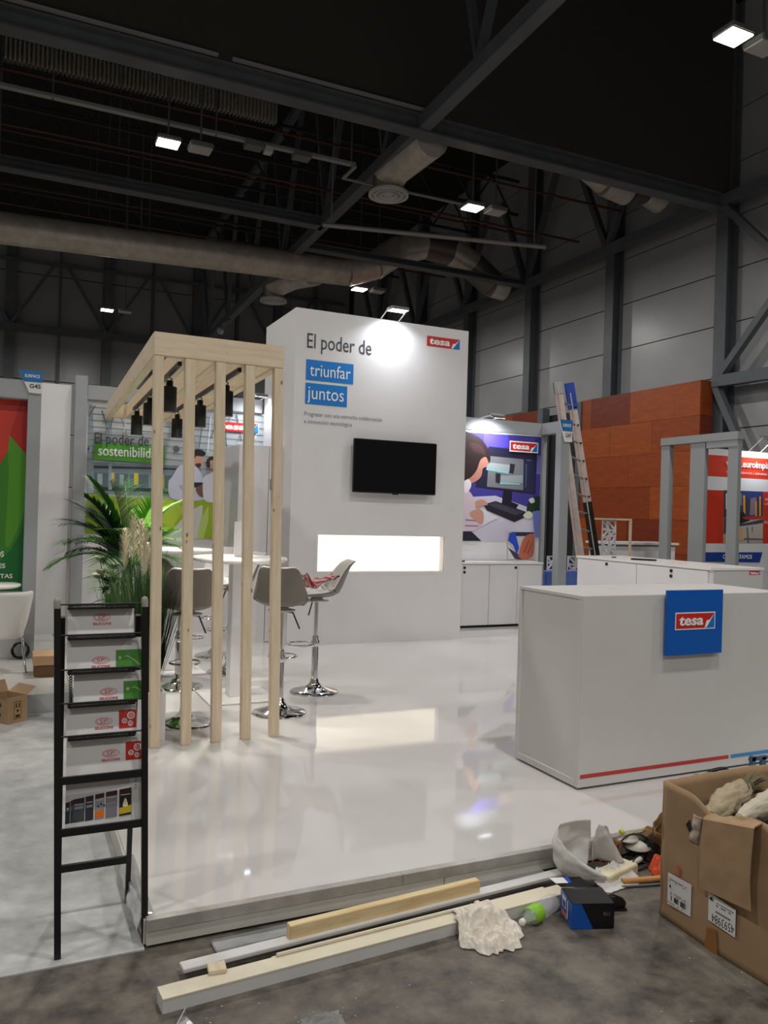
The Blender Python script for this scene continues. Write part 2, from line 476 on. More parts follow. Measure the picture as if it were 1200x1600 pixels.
ART_LAB = [
((176,182,186),0,[(0.738,2.793),(2.879,2.764),(2.912,1.681),(0.768,1.729)]),
((205,210,212),0,[(0.739,2.783),(1.879,2.789),(1.888,2.464),(0.748,2.445)]),
((130,146,152),0,[(0.758,2.087),(1.899,2.097),(1.91,1.731),(0.768,1.729)]),
((62,68,74),0,[(0.86,2.048),(1.503,2.061),(1.504,2.037),(0.861,2.017)]),
((62,68,74),0,[(1.621,2.063),(1.84,2.066),(1.84,2.041),(1.622,2.039)]),
((92,118,124),0,[(0.862,1.966),(1.029,1.97),(1.034,1.817),(0.867,1.814)]),
((92,118,124),0,[(1.095,1.969),(1.236,1.972),(1.241,1.822),(1.099,1.82)]),
((92,118,124),0,[(1.259,1.969),(1.467,1.975),(1.471,1.823),(1.264,1.819)]),
((92,118,124),0,[(1.624,1.972),(1.742,1.974),(1.747,1.826),(1.628,1.825)]),
((175,190,195),0,[(0.9,1.958),(0.955,1.961),(0.959,1.834),(0.903,1.832)]),
((175,190,195),0,[(1.142,1.96),(1.189,1.962),(1.193,1.84),(1.146,1.838)]),
((226,196,60),0,[(1.038,1.975),(1.081,1.977),(1.085,1.839),(1.042,1.837)]),
((226,196,60),0,[(1.303,1.983),(1.351,1.985),(1.355,1.846),(1.307,1.844)]),
((226,196,60),0,[(1.619,1.982),(1.647,1.983),(1.651,1.842),(1.623,1.841)]),
((50,56,60),0,[(0.849,1.81),(1.511,1.813),(1.512,1.773),(0.85,1.763)]),
((44,48,52),0,[(1.629,1.785),(1.752,1.782),(1.753,1.753),(1.63,1.757)]),
((150,165,172),0,[(0.74,2.735),(0.831,2.742),(0.869,1.733),(0.768,1.729)]),
((150,165,172),0,[(1.0,2.678),(1.037,2.681),(1.063,1.779),(1.025,1.778)]),
((40,46,46),0,[(0.785,2.253),(0.803,2.255),(0.804,2.216),(0.786,2.215)]),
((120,128,134),0,[(0.741,2.715),(2.881,2.69),(2.882,2.682),(0.741,2.706)]),
((120,128,134),0,[(0.743,2.642),(2.884,2.609),(2.884,2.601),(0.743,2.632)]),
((120,128,134),0,[(0.745,2.569),(2.886,2.529),(2.887,2.52),(0.745,2.559)]),
((120,128,134),0,[(0.747,2.495),(2.889,2.448),(2.889,2.44),(0.747,2.485)]),
((120,128,134),0,[(0.749,2.422),(2.891,2.367),(2.891,2.359),(0.749,2.412)]),
((120,128,134),0,[(0.751,2.348),(2.894,2.287),(2.894,2.278),(0.751,2.339)]),
((120,128,134),0,[(0.753,2.275),(2.896,2.206),(2.896,2.197),(0.753,2.265)]),
((120,128,134),0,[(0.755,2.201),(2.899,2.125),(2.899,2.117),(0.755,2.192)]),
((120,128,134),0,[(0.757,2.128),(2.901,2.044),(2.901,2.036),(0.757,2.118)]),
((140,148,152),0,[(0.764,2.711),(0.775,2.712),(0.837,2.55),(0.828,2.549)]),
((90,98,104),0,[(0.852,2.732),(0.863,2.732),(0.77,2.564),(0.761,2.563)]),
((90,98,104),0,[(0.922,2.682),(0.933,2.682),(1.016,2.426),(1.007,2.426)]),
((140,148,152),0,[(0.986,2.686),(0.998,2.687),(0.981,2.3),(0.971,2.299)]),
((90,98,104),0,[(1.058,2.649),(1.07,2.65),(1.022,2.476),(1.013,2.475)]),
((140,148,152),0,[(1.124,2.647),(1.136,2.648),(1.22,2.406),(1.211,2.405)]),
((225,230,232),0,[(1.209,2.733),(1.22,2.734),(1.183,2.456),(1.173,2.455)]),
((140,148,152),0,[(1.294,2.743),(1.306,2.744),(1.36,2.458),(1.351,2.457)]),
((140,148,152),0,[(1.381,2.724),(1.393,2.725),(1.341,2.512),(1.332,2.511)]),
((140,148,152),0,[(1.443,2.745),(1.454,2.746),(1.556,2.352),(1.546,2.351)]),
((225,230,232),0,[(1.508,2.639),(1.52,2.64),(1.551,2.373),(1.541,2.373)]),
((140,148,152),0,[(1.604,2.648),(1.616,2.649),(1.554,2.262),(1.545,2.262)]),
((140,148,152),0,[(1.69,2.68),(1.702,2.681),(1.698,2.412),(1.688,2.412)]),
((90,98,104),0,[(1.752,2.729),(1.764,2.73),(1.717,2.447),(1.707,2.447)]),
((140,148,152),0,[(1.825,2.754),(1.837,2.755),(1.886,2.396),(1.876,2.396)]),
((140,148,152),0,[(1.936,2.69),(1.948,2.691),(2.016,2.327),(2.006,2.327)]),
((140,148,152),0,[(1.994,2.672),(2.006,2.673),(1.905,2.441),(1.895,2.44)]),
((90,98,104),0,[(2.079,2.679),(2.092,2.68),(2.049,2.323),(2.039,2.323)]),
((225,230,232),0,[(2.171,2.706),(2.183,2.707),(2.155,2.272),(2.145,2.271)]),
((90,98,104),0,[(2.266,2.738),(2.278,2.739),(2.185,2.438),(2.175,2.438)]),
((90,98,104),0,[(2.329,2.728),(2.341,2.729),(2.39,2.297),(2.379,2.297)]),
((140,148,152),0,[(2.405,2.72),(2.417,2.721),(2.373,2.499),(2.363,2.499)]),
((90,98,104),0,[(2.482,2.76),(2.494,2.761),(2.564,2.45),(2.553,2.449)]),
((140,148,152),0,[(2.589,2.667),(2.602,2.668),(2.485,2.36),(2.475,2.36)]),
((225,230,232),0,[(2.673,2.724),(2.686,2.725),(2.775,2.522),(2.764,2.522)]),
((225,230,232),0,[(2.771,2.651),(2.784,2.652),(2.737,2.482),(2.726,2.481)]),
((88,100,100),1,[(1.742,2.312),(1.782,2.331),(1.817,2.3),(1.798,2.259),(1.754,2.26)]),
((150,178,40),0,[(0.768,1.729),(1.225,1.697),(1.911,1.69),(2.263,1.706),(2.278,1.221),(2.169,1.234),(1.923,1.286),(0.781,1.268)]),
((176,200,60),0,[(1.244,1.697),(1.751,1.684),(1.914,1.588),(1.76,1.381),(1.25,1.509)]),
((120,150,30),0,[(0.772,1.613),(1.251,1.47),(1.256,1.276),(0.781,1.268)]),
((205,208,204),0,[(1.685,1.228),(1.761,1.32),(1.935,1.558),(2.106,1.639),(2.109,1.532),(2.046,1.233)]),
((188,208,110),0,[(2.046,1.233),(2.11,1.511),(2.178,1.627),(2.184,1.451),(2.128,1.234)]),
((202,206,226),1,[(1.743,1.968),(1.819,2.093),(1.979,2.122),(2.074,2.014),(2.134,1.862),(2.125,1.705),(1.75,1.697),(1.695,1.885)]),
((170,176,205),1,[(1.826,1.85),(1.875,1.872),(2.008,1.832),(1.867,1.806)]),
((198,148,122),1,[(1.987,2.214),(2.088,2.23),(2.097,2.144),(2.066,2.102),(2.021,2.087),(1.989,2.122)]),
((70,50,42),1,[(2.004,2.123),(2.071,2.137),(2.066,2.093),(2.031,2.084)]),
((34,30,32),1,[(1.985,2.282),(2.056,2.302),(2.118,2.273),(2.123,2.243),(2.089,2.22),(2.017,2.222),(1.988,2.184)]),
((40,44,56),0,[(1.905,1.904),(2.112,1.907),(2.073,1.847),(1.907,1.841)]),
((128,88,72),1,[(2.018,1.833),(2.099,1.881),(2.132,1.811),(2.124,1.734),(2.062,1.746)]),
((222,222,234),1,[(2.103,1.943),(2.167,2.012),(2.254,2.022),(2.263,1.706),(2.125,1.701)]),
((206,160,138),1,[(2.172,2.177),(2.234,2.197),(2.239,2.094),(2.211,2.072),(2.181,2.101)]),
((48,36,34),1,[(2.136,2.161),(2.165,2.214),(2.235,2.23),(2.236,2.187),(2.183,2.174),(2.181,2.101),(2.148,2.098)]),
]
ART_LEAF = [
((62,128,36),0,[(-0.682,2.539),(0.145,2.582),(0.164,0.759),(-0.635,0.77)]),
((84,150,40),1,[(-0.018,2.234),(0.142,2.045),(0.145,1.665),(0.07,1.331),(-0.023,1.197),(-0.015,1.792)]),
((196,58,42),0,[(-0.682,2.565),(0.143,2.585),(0.144,2.045),(0.072,2.127),(-0.018,2.234),(-0.029,2.081),(-0.091,1.959),(-0.659,1.688)]),
((176,42,34),0,[(0.143,2.585),(0.072,2.576),(-0.015,2.234),(0.072,2.127),(0.144,2.045)]),
((24,106,46),0,[(0.146,1.559),(0.106,1.331),(0.026,1.158),(-0.066,1.052),(-0.637,0.872),(-0.635,0.77),(0.164,0.759)]),
]
ART_PLANT = [
((225,225,228),0,[(11.583,3.005),(14.186,3.013),(14.283,0.68),(11.613,0.691)]),
((214,66,44),0,[(11.613,2.857),(14.192,2.871),(14.209,2.468),(11.604,2.462)]),
((206,58,38),0,[(11.602,2.207),(14.218,2.246),(14.26,1.244),(11.616,1.221)]),
((176,170,168),0,[(12.061,2.218),(13.095,2.232),(13.125,1.234),(12.088,1.226)]),
((64,68,88),0,[(12.061,2.218),(13.095,2.232),(13.109,1.753),(12.076,1.71)]),
((58,70,130),0,[(12.546,2.22),(13.095,2.232),(13.1,2.103),(12.551,2.084)]),
((140,120,140),0,[(12.766,2.092),(12.919,2.115),(12.932,1.786),(12.754,1.763)]),
((110,130,150),0,[(12.386,2.151),(12.535,2.174),(12.544,1.957),(12.395,1.916)]),
((232,160,48),0,[(12.567,2.139),(12.617,2.141),(12.641,1.796),(12.586,1.795)]),
((232,160,48),0,[(12.896,2.041),(12.932,2.042),(12.944,1.74),(12.908,1.739)]),
((232,160,48),0,[(12.996,2.136),(13.037,2.138),(13.053,1.743),(13.011,1.742)]),
((214,214,210),0,[(12.113,2.159),(12.186,2.165),(12.198,1.874),(12.124,1.863)]),
((44,40,42),0,[(12.449,1.809),(12.599,1.832),(12.628,1.741),(12.756,1.708),(12.758,1.672),(12.557,1.613),(12.458,1.592)]),
((190,52,46),0,[(12.553,1.73),(13.101,1.762),(13.103,1.716),(12.757,1.686),(12.605,1.695)]),
((72,76,84),0,[(12.458,1.592),(12.759,1.635),(13.111,1.707),(13.114,1.634),(12.661,1.551),(12.46,1.547)]),
((188,182,172),0,[(12.46,1.547),(13.114,1.625),(13.122,1.311),(12.469,1.303)]),
((226,166,66),0,[(12.498,1.53),(12.566,1.531),(12.566,1.277),(12.508,1.276)]),
((120,116,112),0,[(12.674,1.542),(12.712,1.547),(12.762,1.243),(12.711,1.242)]),
((120,116,112),0,[(12.813,1.554),(12.844,1.555),(12.848,1.454),(12.817,1.454)]),
((110,92,80),0,[(12.619,1.332),(13.121,1.33),(13.122,1.311),(12.62,1.308)]),
((90,70,60),0,[(12.081,1.71),(12.205,1.695),(12.203,1.425),(12.088,1.405)]),
((226,166,66),0,[(12.12,1.352),(12.218,1.362),(12.211,1.237),(12.095,1.23)]),
((34,66,150),0,[(11.623,1.058),(13.121,1.068),(13.051,0.873),(11.62,0.885)]),
]
# ------------------------------------------------------------------ the hall
M_CONC = mat('concrete_floor', (54, 51, 46), 0.6, var=1, rgb2=(120, 113, 102), scale=6.0, bump=0.25, bscale=22, rvar=0.2)
M_CARPET = mat('film_covered_carpet', (178, 178, 176), 0.42, var=0.2, scale=7, bump=0.10, bscale=9, rvar=0.15)
M_WALLPANEL = mat('grey_cladding', (164, 165, 168), 0.28, var=0.08, scale=0.8)
M_ROOF = mat('dark_roof', (34, 33, 32), 0.9)
M_PLAT = mat('white_gloss_floor', (207, 204, 201), 0.04, spec=0.7, var=0.015, scale=1.2)
M_ORANGE1 = mat('orange_ply_a', (152, 70, 28), 0.38, var=0.18, scale=2.5, stretch=(1, 1, 5))

f = MB().box(-14, 16, -7, 39.5, -0.1, 0).build('floor', M_CONC); tag(f, kind='structure')
c = MB().box(-16, 16, -7, 39.6, 13.9, 14.1).build('ceiling', M_ROOF); tag(c, kind='structure')

# back wall of cladding panels, steel behind
wb = MB().box(-14, 16, 38.35, 38.6, 0, 13.9).build('wall_back', M_SHADOWGAP); tag(wb, kind='structure')
pm = None
for i in range(9):
    x0 = -0.2 + (i - 1) * 1.96
    for j in range(6):
        z0 = 0.05 + j * 2.3
        if pm is None:
            pm = MB().box(-0.955, 0.955, -0.04, 0.04, 0.02, 2.28).build('panel', M_WALLPANEL, wb)
            pm.location = (x0 + 0.98, 38.31, z0)
        else:
            child_copy(pm, wb, (x0 + 0.98, 38.31, z0))

# right wall: cladding panels between the columns
wr = MB().box(15.45, 15.7, -7, 38.6, 0, 13.9).build('wall_right', M_SHADOWGAP); tag(wr, kind='structure')
pm = None
YC = [6.1 + 3.92 * k for k in range(9)]     # columns at 13.94, 17.86, 21.78 ...
for k in range(1, 8):
    for j in range(11):
        z0 = 0.05 + j * 1.26
        if pm is None:
            pm = MB().box(-0.04, 0.04, -1.945, 1.945, 0.012, 1.246).build('panel', M_WALLPANEL, wr)
            pm.location = (15.41, YC[k] + 1.96, z0)
        else:
            child_copy(pm, wr, (15.41, YC[k] + 1.96, z0))

def steel(name, label, m, kind='structure', **k):
    o = m.build(name, M_STEEL, **k)
    return tag(o, label, None, None, kind)

# columns on the right wall: H sections
for n, y in enumerate(YC[2:8]):
    m = MB()
    m.box(15.0, 15.03, y - 0.17, y + 0.17, 0, 13.9)
    m.box(15.32, 15.35, y - 0.17, y + 0.17, 0, 13.9)
    m.box(15.03, 15.32, y - 0.012, y + 0.012, 0, 13.9)
    steel('column', 'dark steel column against the right wall', m)
for n, x in enumerate((-0.2, 3.74, 7.72, 11.64)):
    m = MB()
    m.box(x - 0.2, x + 0.2, 37.95, 37.98, 0, 13.9)
    m.box(x - 0.2, x + 0.2, 38.22, 38.25, 0, 13.9)
    m.box(x - 0.012, x + 0.012, 37.98, 38.22, 0, 13.9)
    steel('column', 'dark steel column against the back wall', m)
m = MB()
for dx in (-0.16, 0.13):
    m.box(-0.52 + dx, -0.49 + dx, 17.7, 18.0, 0, 13.9)
m.box(-0.66, -0.38, 17.84, 17.86, 0, 13.9)
steel('column', 'free standing dark steel column at the left edge', m)

# wall trusses, one thing each with its chords and braces
def truss_part(t, a, b, w=0.16, h=0.16, name='brace'):
    return MB().bar(a, b, w, h).build(name, M_STEEL, t)
t = thing('wall_truss', 'dark steel bracing truss along the right wall', None, (14.9, 22, 9.1), kind='structure')
truss_part(t, (14.9, 13.94, 9.1), (14.9, 38, 9.1), 0.22, 0.26, 'chord')
truss_part(t, (14.9, 8, 4.85), (14.9, 13.94, 4.9), 0.22, 0.26, 'chord')
truss_part(t, (14.9, 8, 9.1), (14.9, 13.94, 9.1), 0.22, 0.26, 'chord')
for y in YC[3:8]:
    truss_part(t, (14.9, y, 9.15), (14.9, y - 1.5, 12.2))
    truss_part(t, (14.9, y, 9.15), (14.9, y + 1.5, 12.2))
truss_part(t, (14.9, 13.9, 9.1), (14.9, 10.02, 5.0))
truss_part(t, (14.9, 13.9, 4.9), (14.9, 10.02, 9.0))
truss_part(t, (14.9, 13.9, 4.8), (14.9, 11.4, 0.2))
t = thing('wall_truss', 'dark steel bracing truss along the back wall', None, (6, 37.9, 9.2), kind='structure')
truss_part(t, (-3, 37.85, 9.05), (15, 37.85, 9.2), 0.22, 0.3, 'chord')
truss_part(t, (-3, 37.85, 11.95), (15, 37.85, 12.05), 0.12, 0.14, 'chord')
for k in range(-1, 5):
    x = -0.2 + 3.93 * k
    truss_part(t, (x, 37.85, 9.15), (x + 1.7, 37.85, 11.95), 0.13, 0.13)
    truss_part(t, (x, 37.85, 9.15), (x - 1.7, 37.85, 11.95), 0.13, 0.13)
    MB().box(x + 1.9, x + 2.02, 37.9, 38.0, 0, 13.9).build('post', M_STEEL, t)

# roof trusses
t = thing('roof_truss', 'dark steel roof truss running from front to back with V braces', None, (7.2, 20, 9.1), kind='structure')
CH = lambda y: (6.78 + (y - 7) * 0.034, y, 9.1)
truss_part(t, CH(6.5), CH(37.8), 0.24, 0.26, 'chord')
UP = lambda y: (7.0 + (y - 7) * 0.02, y, 13.3)
truss_part(t, UP(6.5), UP(37.8), 0.2, 0.22, 'chord')
for y in (7.6, 11.7, 15.75, 19.65, 23.7, 27.7, 31.7, 35.6):
    a = CH(y)
    for d in (-1.3, 1.5):
        truss_part(t, (a[0], a[1], a[2] + 0.1), (UP(y + d)[0] + 0.1, y + d, 13.3), 0.13, 0.13)
for y, x0, x1, w, nm in ((13.94, -4, 15, 0.34, 'dark steel roof beam crossing the top of the picture'),
                         (19.85, -4, 7.2, 0.26, 'dark steel roof beam below the second row of lights'),
                         (21.78, 7.2, 15, 0.18, 'thin dark steel roof beam ending at the right wall')):
    m = MB()
    m.box(x0, x1, y - 0.16, y + 0.16, 9.1 - w / 2, 9.1 - w / 2 + 0.035)
    m.box(x0, x1, y - 0.16, y + 0.16, 9.1 + w / 2 - 0.035, 9.1 + w / 2)
    m.box(x0, x1, y - 0.014, y + 0.014, 9.1 - w / 2 + 0.035, 9.1 + w / 2 - 0.035)
    steel('roof_beam', nm, m)
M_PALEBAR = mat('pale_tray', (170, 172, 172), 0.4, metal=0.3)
b = MB().tube([(6.7, 18.45, 8.55), (12.2, 17.0, 8.5)], 0.06, 8)
b.bar((6.9, 18.4, 8.6), (6.9, 18.4, 13.9), 0.02, 0.02); b.bar((11.9, 17.08, 8.55), (11.9, 17.08, 13.9), 0.02, 0.02)
tag(b.build('ceiling_pipe', M_PALEBAR), 'pale slanting pipe under the roof below the right hand light', 'pipe')
o = MB().box(-8, 15.0, 13.74, 13.77, 9.27, 13.9).build('smoke_curtain', mat('black_curtain', (66, 62, 57), 0.9)); tag(o, 'black fabric smoke curtain hanging from the roof onto the front beam', None, None, 'structure')
# cable tray with small boxes
t = thing('cable_tray', 'thin pale cable tray hung under the dark roof with small boxes on it', 'tray', (3, 16, 9.05))
MB().box(-4, 6.5, 15.95, 16.08, 9.0, 9.06).build('rail', M_PALEBAR, t)
MB().box(6.5, 10.5, 16.62, 16.67, 8.95, 8.99).box(6.46, 6.52, 15.95, 16.67, 8.95, 9.0).build('rail', M_PALEBAR, t)
for x in (-3, 0.5, 3.5, 6.4, 9.8):
    MB().box(x, x + 0.03, 16.0 if x < 9 else 16.63, 16.03 if x < 9 else 16.66, 8.98, 13.9).build('hanger', M_STEEL, t)
for x, w in ((4.1, 0.36), (5.12, 0.36)):
    MB().box(x, x + w, 15.85, 16.15, 8.9, 9.02).build('junction_box', mat('box_grey', (120, 120, 118), 0.5), t, bevel=0.01)
MB().box(4.5, 4.66, 15.9, 16.1, 8.86, 8.99).build('camera_box', mat('box_pale', (215, 215, 215), 0.4), t, bevel=0.01)
for x0, x1 in ((-4, 3.0), (3.25, 7.0)):  # pale bars imitate the light along the beam's upper edge
    o = MB().box(x0, x1, 13.66, 13.73, 9.27, 9.31).build('beam_lit_edge', M_PALEBAR); tag(o, 'pale bar drawn as the lit edge of the front roof beam, ' + ('left length' if x0 < 0 else 'shorter length before the truss'), 'duct')
# corrugated strip high under the roof
m = MB()
n = 150
vs, fs = [], []
for i in range(n + 1):
    x = -1.2 + 7.1 * i / n
    y = 20.0 + (0.12 if i % 2 else -0.12)
    vs += [(x, y, 11.45), (x, y, 12.0)]
for i in range(n):
    fs.append((2 * i, 2 * i + 2, 2 * i + 3, 2 * i + 1))
m.add(vs, fs)
for x in (-1, 2, 5.5):
    m.box(x, x + 0.05, 20.0, 20.05, 12.0, 13.9)
tag(m.build('corrugated_sheet', mat('pale_sheet', (222, 218, 210), 0.5)), 'pale corrugated sheet strip under the roof at upper left', None, None, 'structure')
# sprinkler pipes
mp_ = mat('red_pipe', (84, 48, 42), 0.5)
t = thing('sprinkler_pipes', 'thin dark red sprinkler pipes running across under the roof', 'pipes', (3, 20, 11))
for y, z in ((15.2, 10.9), (17.2, 9.9), (21.2, 10.4), (24.5, 10.3), (19.0, 9.6), (27, 10.6)):
    MB().tube([(-6, y, z), (14.8, y, z + 0.05)], 0.032, 6).build('pipe', mp_, t)
    MB().box(2.0, 2.02, y - .01, y + .01, z, 13.9).build('hanger', M_STEEL, t)
M_JOIST = mat('dark_joist', (58, 58, 60), 0.6)
# dark secondary joists
for k, (y, z) in enumerate(((17.3, 11.8), (22.5, 11.6), (25.2, 11.8), (28.5, 11.6), (31.5, 11.8))):
    t = thing('roof_joist', 'dark lattice joist high under the roof', None, (4, y, z), kind='structure', group='lattice joists')
    MB().bar((-6, y, z), (15, y, z), 0.08, 0.08).build('chord', M_JOIST, t)
    MB().bar((-6, y, z + 1.1), (15, y, z + 1.1), 0.08, 0.08).build('chord', M_JOIST, t)
    for i in range(14):
        x = -5.6 + i * 1.45
        MB().bar((x, y, z), (x + 0.72, y, z + 1.1), 0.05, 0.05).build('brace', M_JOIST, t)
        MB().bar((x + 1.45, y, z), (x + 0.72, y, z + 1.1), 0.05, 0.05).build('brace', M_JOIST, t)

# ventilation ducts
def ring_duct(pts, r, step=None, n=20):
    m = MB().tube(pts, r, n)
    return m
def spaced(a, b, n):
    return [tuple(Vector(a).lerp(Vector(b), i / n)) for i in range(n + 1)]
t = thing('ventilation_duct', 'long round metal duct crossing under the roof and bending down at the wall', 'duct', (4, 22.6, 8.6))
MB().tube(spaced((-3, 22.6, 8.42), (9.0, 22.6, 8.82), 10), 0.40, 22).build('duct_run', M_DUCT, t)
prev = (9.0, 22.6, 8.82)
el = [(9.9, 22.6, 9.15), (10.7, 22.6, 9.75), (11.6, 22.55, 10.05), (12.5, 22.5, 10.0), (13.3, 22.45, 9.65), (14.0, 22.4, 9.15), (14.5, 22.4, 9.1)]
M_DUCT2 = mat('duct_metal_dark', (130, 122, 114), 0.4, metal=0.65)
for i, p in enumerate(el):
    MB().tube([prev, p], 0.44 if i % 2 else 0.425, 18).build('duct_elbow', M_DUCT2 if i in (3, 5) else M_DUCT, t)
    prev = p
for x in (-2, 3, 8):
    MB().box(x, x + 0.03, 22.59, 22.62, 8.8, 13.9).build('hanger', M_STEEL, t)
t = thing('ventilation_duct', 'short bent metal duct end beside the tall column on the right wall', 'duct', (13.6, 15.6, 9.8))
prev = (12.0, 15.6, 10.25)
for i, p in enumerate([(12.9, 15.6, 9.82), (13.6, 15.6, 9.72), (14.2, 15.6, 9.86), (14.7, 15.6, 9.70)]):
    MB().tube([prev, p], 0.36 if i % 2 else 0.34, 18).build('duct_elbow', M_DUCT2 if i == 2 else M_DUCT, t)
    prev = p
MB().box(13.0, 13.03, 15.6, 15.63, 10.0, 13.9).build('hanger', M_STEEL, t)
def diffuser(x, y, z, run, label):
    t = thing('duct_diffuser', label, 'diffuser', (x, y, z))
    MB().tube(run, 0.36, 20).build('duct_run', M_DUCT, t)
    e = run[-1]
    MB().lathe([(0.3, 0.0), (0.36, 0.25), (0.36, e[2] - z)], 24, (x, y, z + 0.08)).build('drop', M_DUCT2, t)
    d = MB()
    for r in (0.44, 0.32, 0.20):
        d.lathe([(r, 0.0), (r, 0.07), (r - 0.04, 0.10), (r - 0.05, 0.05), (r - 0.04, 0.0), (r, 0.0)], 26, (x, y, z), caps=False)
    d.lathe([(0.44, 0.075), (0.001, 0.076)], 26, (x, y, z), caps=False)
    d.lathe([(0.001, 0.01), (0.1, 0.02), (0.1, 0.08), (0.001, 0.08)], 20, (x, y, z))
    d.build('diffuser_rings', mat('diffuser_white', (215, 215, 212), 0.5), t)
    MB().box(x, x + 0.02, run[0][1], run[0][1] + 0.02, run[0][2] + 0.3, 13.9).build('hanger', M_STEEL, t)
diffuser(7.35, 16.1, 8.55, [(7.4, 14.2, 9.05), (7.38, 14.9, 9.05), (7.35, 15.8, 9.05), (7.35, 16.1, 8.95)], 'round white ceiling diffuser below the metal duct beside the long truss')
diffuser(7.75, 25.9, 8.5, [(8.2, 23.2, 8.8), (8.0, 24.6, 9.0), (7.75, 25.9, 9.0)], 'round dark diffuser above the white tower corner, far away')

# hall floodlights: a lit one and its unlit neighbour, in a grid
M_LED = mat('led_panel', (255, 255, 255), 0.4, emit=(255, 246, 232), es=12.0)
M_LEDOFF = mat('led_panel_off', (196, 196, 190), 0.3)
M_LAMPBODY = mat('lamp_body', (120, 122, 122), 0.5)
LAMP = [((2.55, 15.75, 8.5), 'lit white floodlight under the roof at upper left, biggest of the left row'),
        ((9.15, 8.4, 8.5), 'bright lit floodlight at the top right corner of the hall roof'),
        ((9.25, 15.7, 8.5), 'lit floodlight under the roof to the right of the metal duct bend'),
        ((2.73, 23.4, 8.57), 'lit floodlight right below the long round duct'),
        ((9.65, 23.1, 8.5), 'lit floodlight just above the white tower, behind it'),
        ((2.95, 30.2, 8.5), 'lit floodlight low down before the back wall, farthest of the left row'),
        ((2.5, 8.4, 8.5), 'ceiling floodlight hanging overhead out of view'), ((-4.3, 8.4, 8.5), 'ceiling floodlight hanging overhead out of view'),
        ((-4.3, 15.7, 8.5), 'ceiling floodlight hanging overhead out of view'), ((2.5, 1.1, 8.5), 'ceiling floodlight hanging overhead out of view'),
        ((9.2, 1.1, 8.5), 'ceiling floodlight hanging overhead out of view'), ((-4.3, 1.1, 8.5), 'ceiling floodlight hanging overhead out of view'),
        ((2.5, -5.5, 8.5), 'ceiling floodlight hanging overhead out of view'), ((-4.3, -5.5, 8.5), 'ceiling floodlight hanging overhead out of view'),
        ((-4.3, 23.1, 8.5), 'ceiling floodlight hanging overhead out of view'), ((-4.3, 30.2, 8.5), 'ceiling floodlight hanging overhead out of view'), ((9.7, 30.2, 8.5), 'ceiling floodlight hanging overhead out of view'),  # these three unseen floodlights are added to brighten the back wall
        ((9.2, -5.5, 8.5), 'ceiling floodlight hanging overhead out of view')]
for i, (p, lb) in enumerate(LAMP):
    x, y, z = p
    vis = i < 6
    t = thing('floodlight', lb, 'floodlight', p, group='hall floodlights' if vis else 'floodlights overhead out of view')
    if i == 0:
        o1 = MB().box(-0.22, 0.22, -0.19, 0.19, 0.02, 0.11).build('housing', M_LAMPBODY, t, bevel=0.015, world=False)
        o2 = MB().box(-0.2, 0.2, -0.17, 0.17, 0.0, 0.025).build('lamp_panel', M_LED, t, world=False)
        o3 = MB().box(-0.015, 0.015, -0.015, 0.015, 0.1, 5.4).build('hanger', M_STEEL, t, world=False)
    else:
        for q in (o1, o2, o3):
            child_copy(q, t, (0, 0, 0))
    ld = bpy.data.lights.new('floodlight_light', 'AREA')
    ld.shape = 'RECTANGLE'; ld.size = 0.42; ld.size_y = 0.36; ld.energy = HALL_W; ld.color = (1.0, 0.975, 0.935)
    lo = bpy.data.objects.new('floodlight_light', ld); COL.objects.link(lo); lo.parent = t; lo.location = (0, 0, -0.02)
    if vis:
        t2 = thing('floodlight', ['unlit pale floodlight beside the biggest lit one at upper left', 'unlit floodlight cut by the frame beside the bright top right light',
                   'unlit floodlight beside the lit one right of the duct bend', 'unlit dim floodlight behind the long round duct', 'unlit dim floodlight above the white tower',
                   'unlit floodlight beside the farthest lit one of the left row'][i], 'floodlight', (x + 0.62, y + 0.02, z + 0.02), group='hall floodlights')
        if i == 0:
            p1 = child_copy(o1, t2, (0, 0, 0))
            p2 = MB().box(-0.2, 0.2, -0.17, 0.17, 0.0, 0.025).build('lamp_panel', M_LEDOFF, t2, world=False)
            p3 = child_copy(o3, t2, (0, 0, 0))
        else:
            for q in (p1, p2, p3):
                child_copy(q, t2, (0, 0, 0))

# security camera hung from the truss
t = thing('security_camera', 'small dome security camera hanging under the roof above the pergola', 'camera', (7.2, 31, 8.45))
MB().lathe([(0.001, -0.14), (0.09, -0.11), (0.13, 0.0), (0.13, 0.1), (0.05, 0.16)], 18, (7.2, 31, 8.45)).build('dome', mat('camera_grey', (175, 178, 182), 0.3), t)
MB().tube([(7.2, 31, 8.6), (7.2, 31, 8.75), (7.6, 31, 8.98)], 0.03, 8).build('bracket', M_STEEL, t)

# carpet covered aisle
ca = MB().box(-7, 0.485, 2.985, 6.68, 0.0, 0.006).build('carpet', M_CARPET)
tag(ca, 'light grey film covered carpet of the aisle left of the platform', None, None, 'structure')
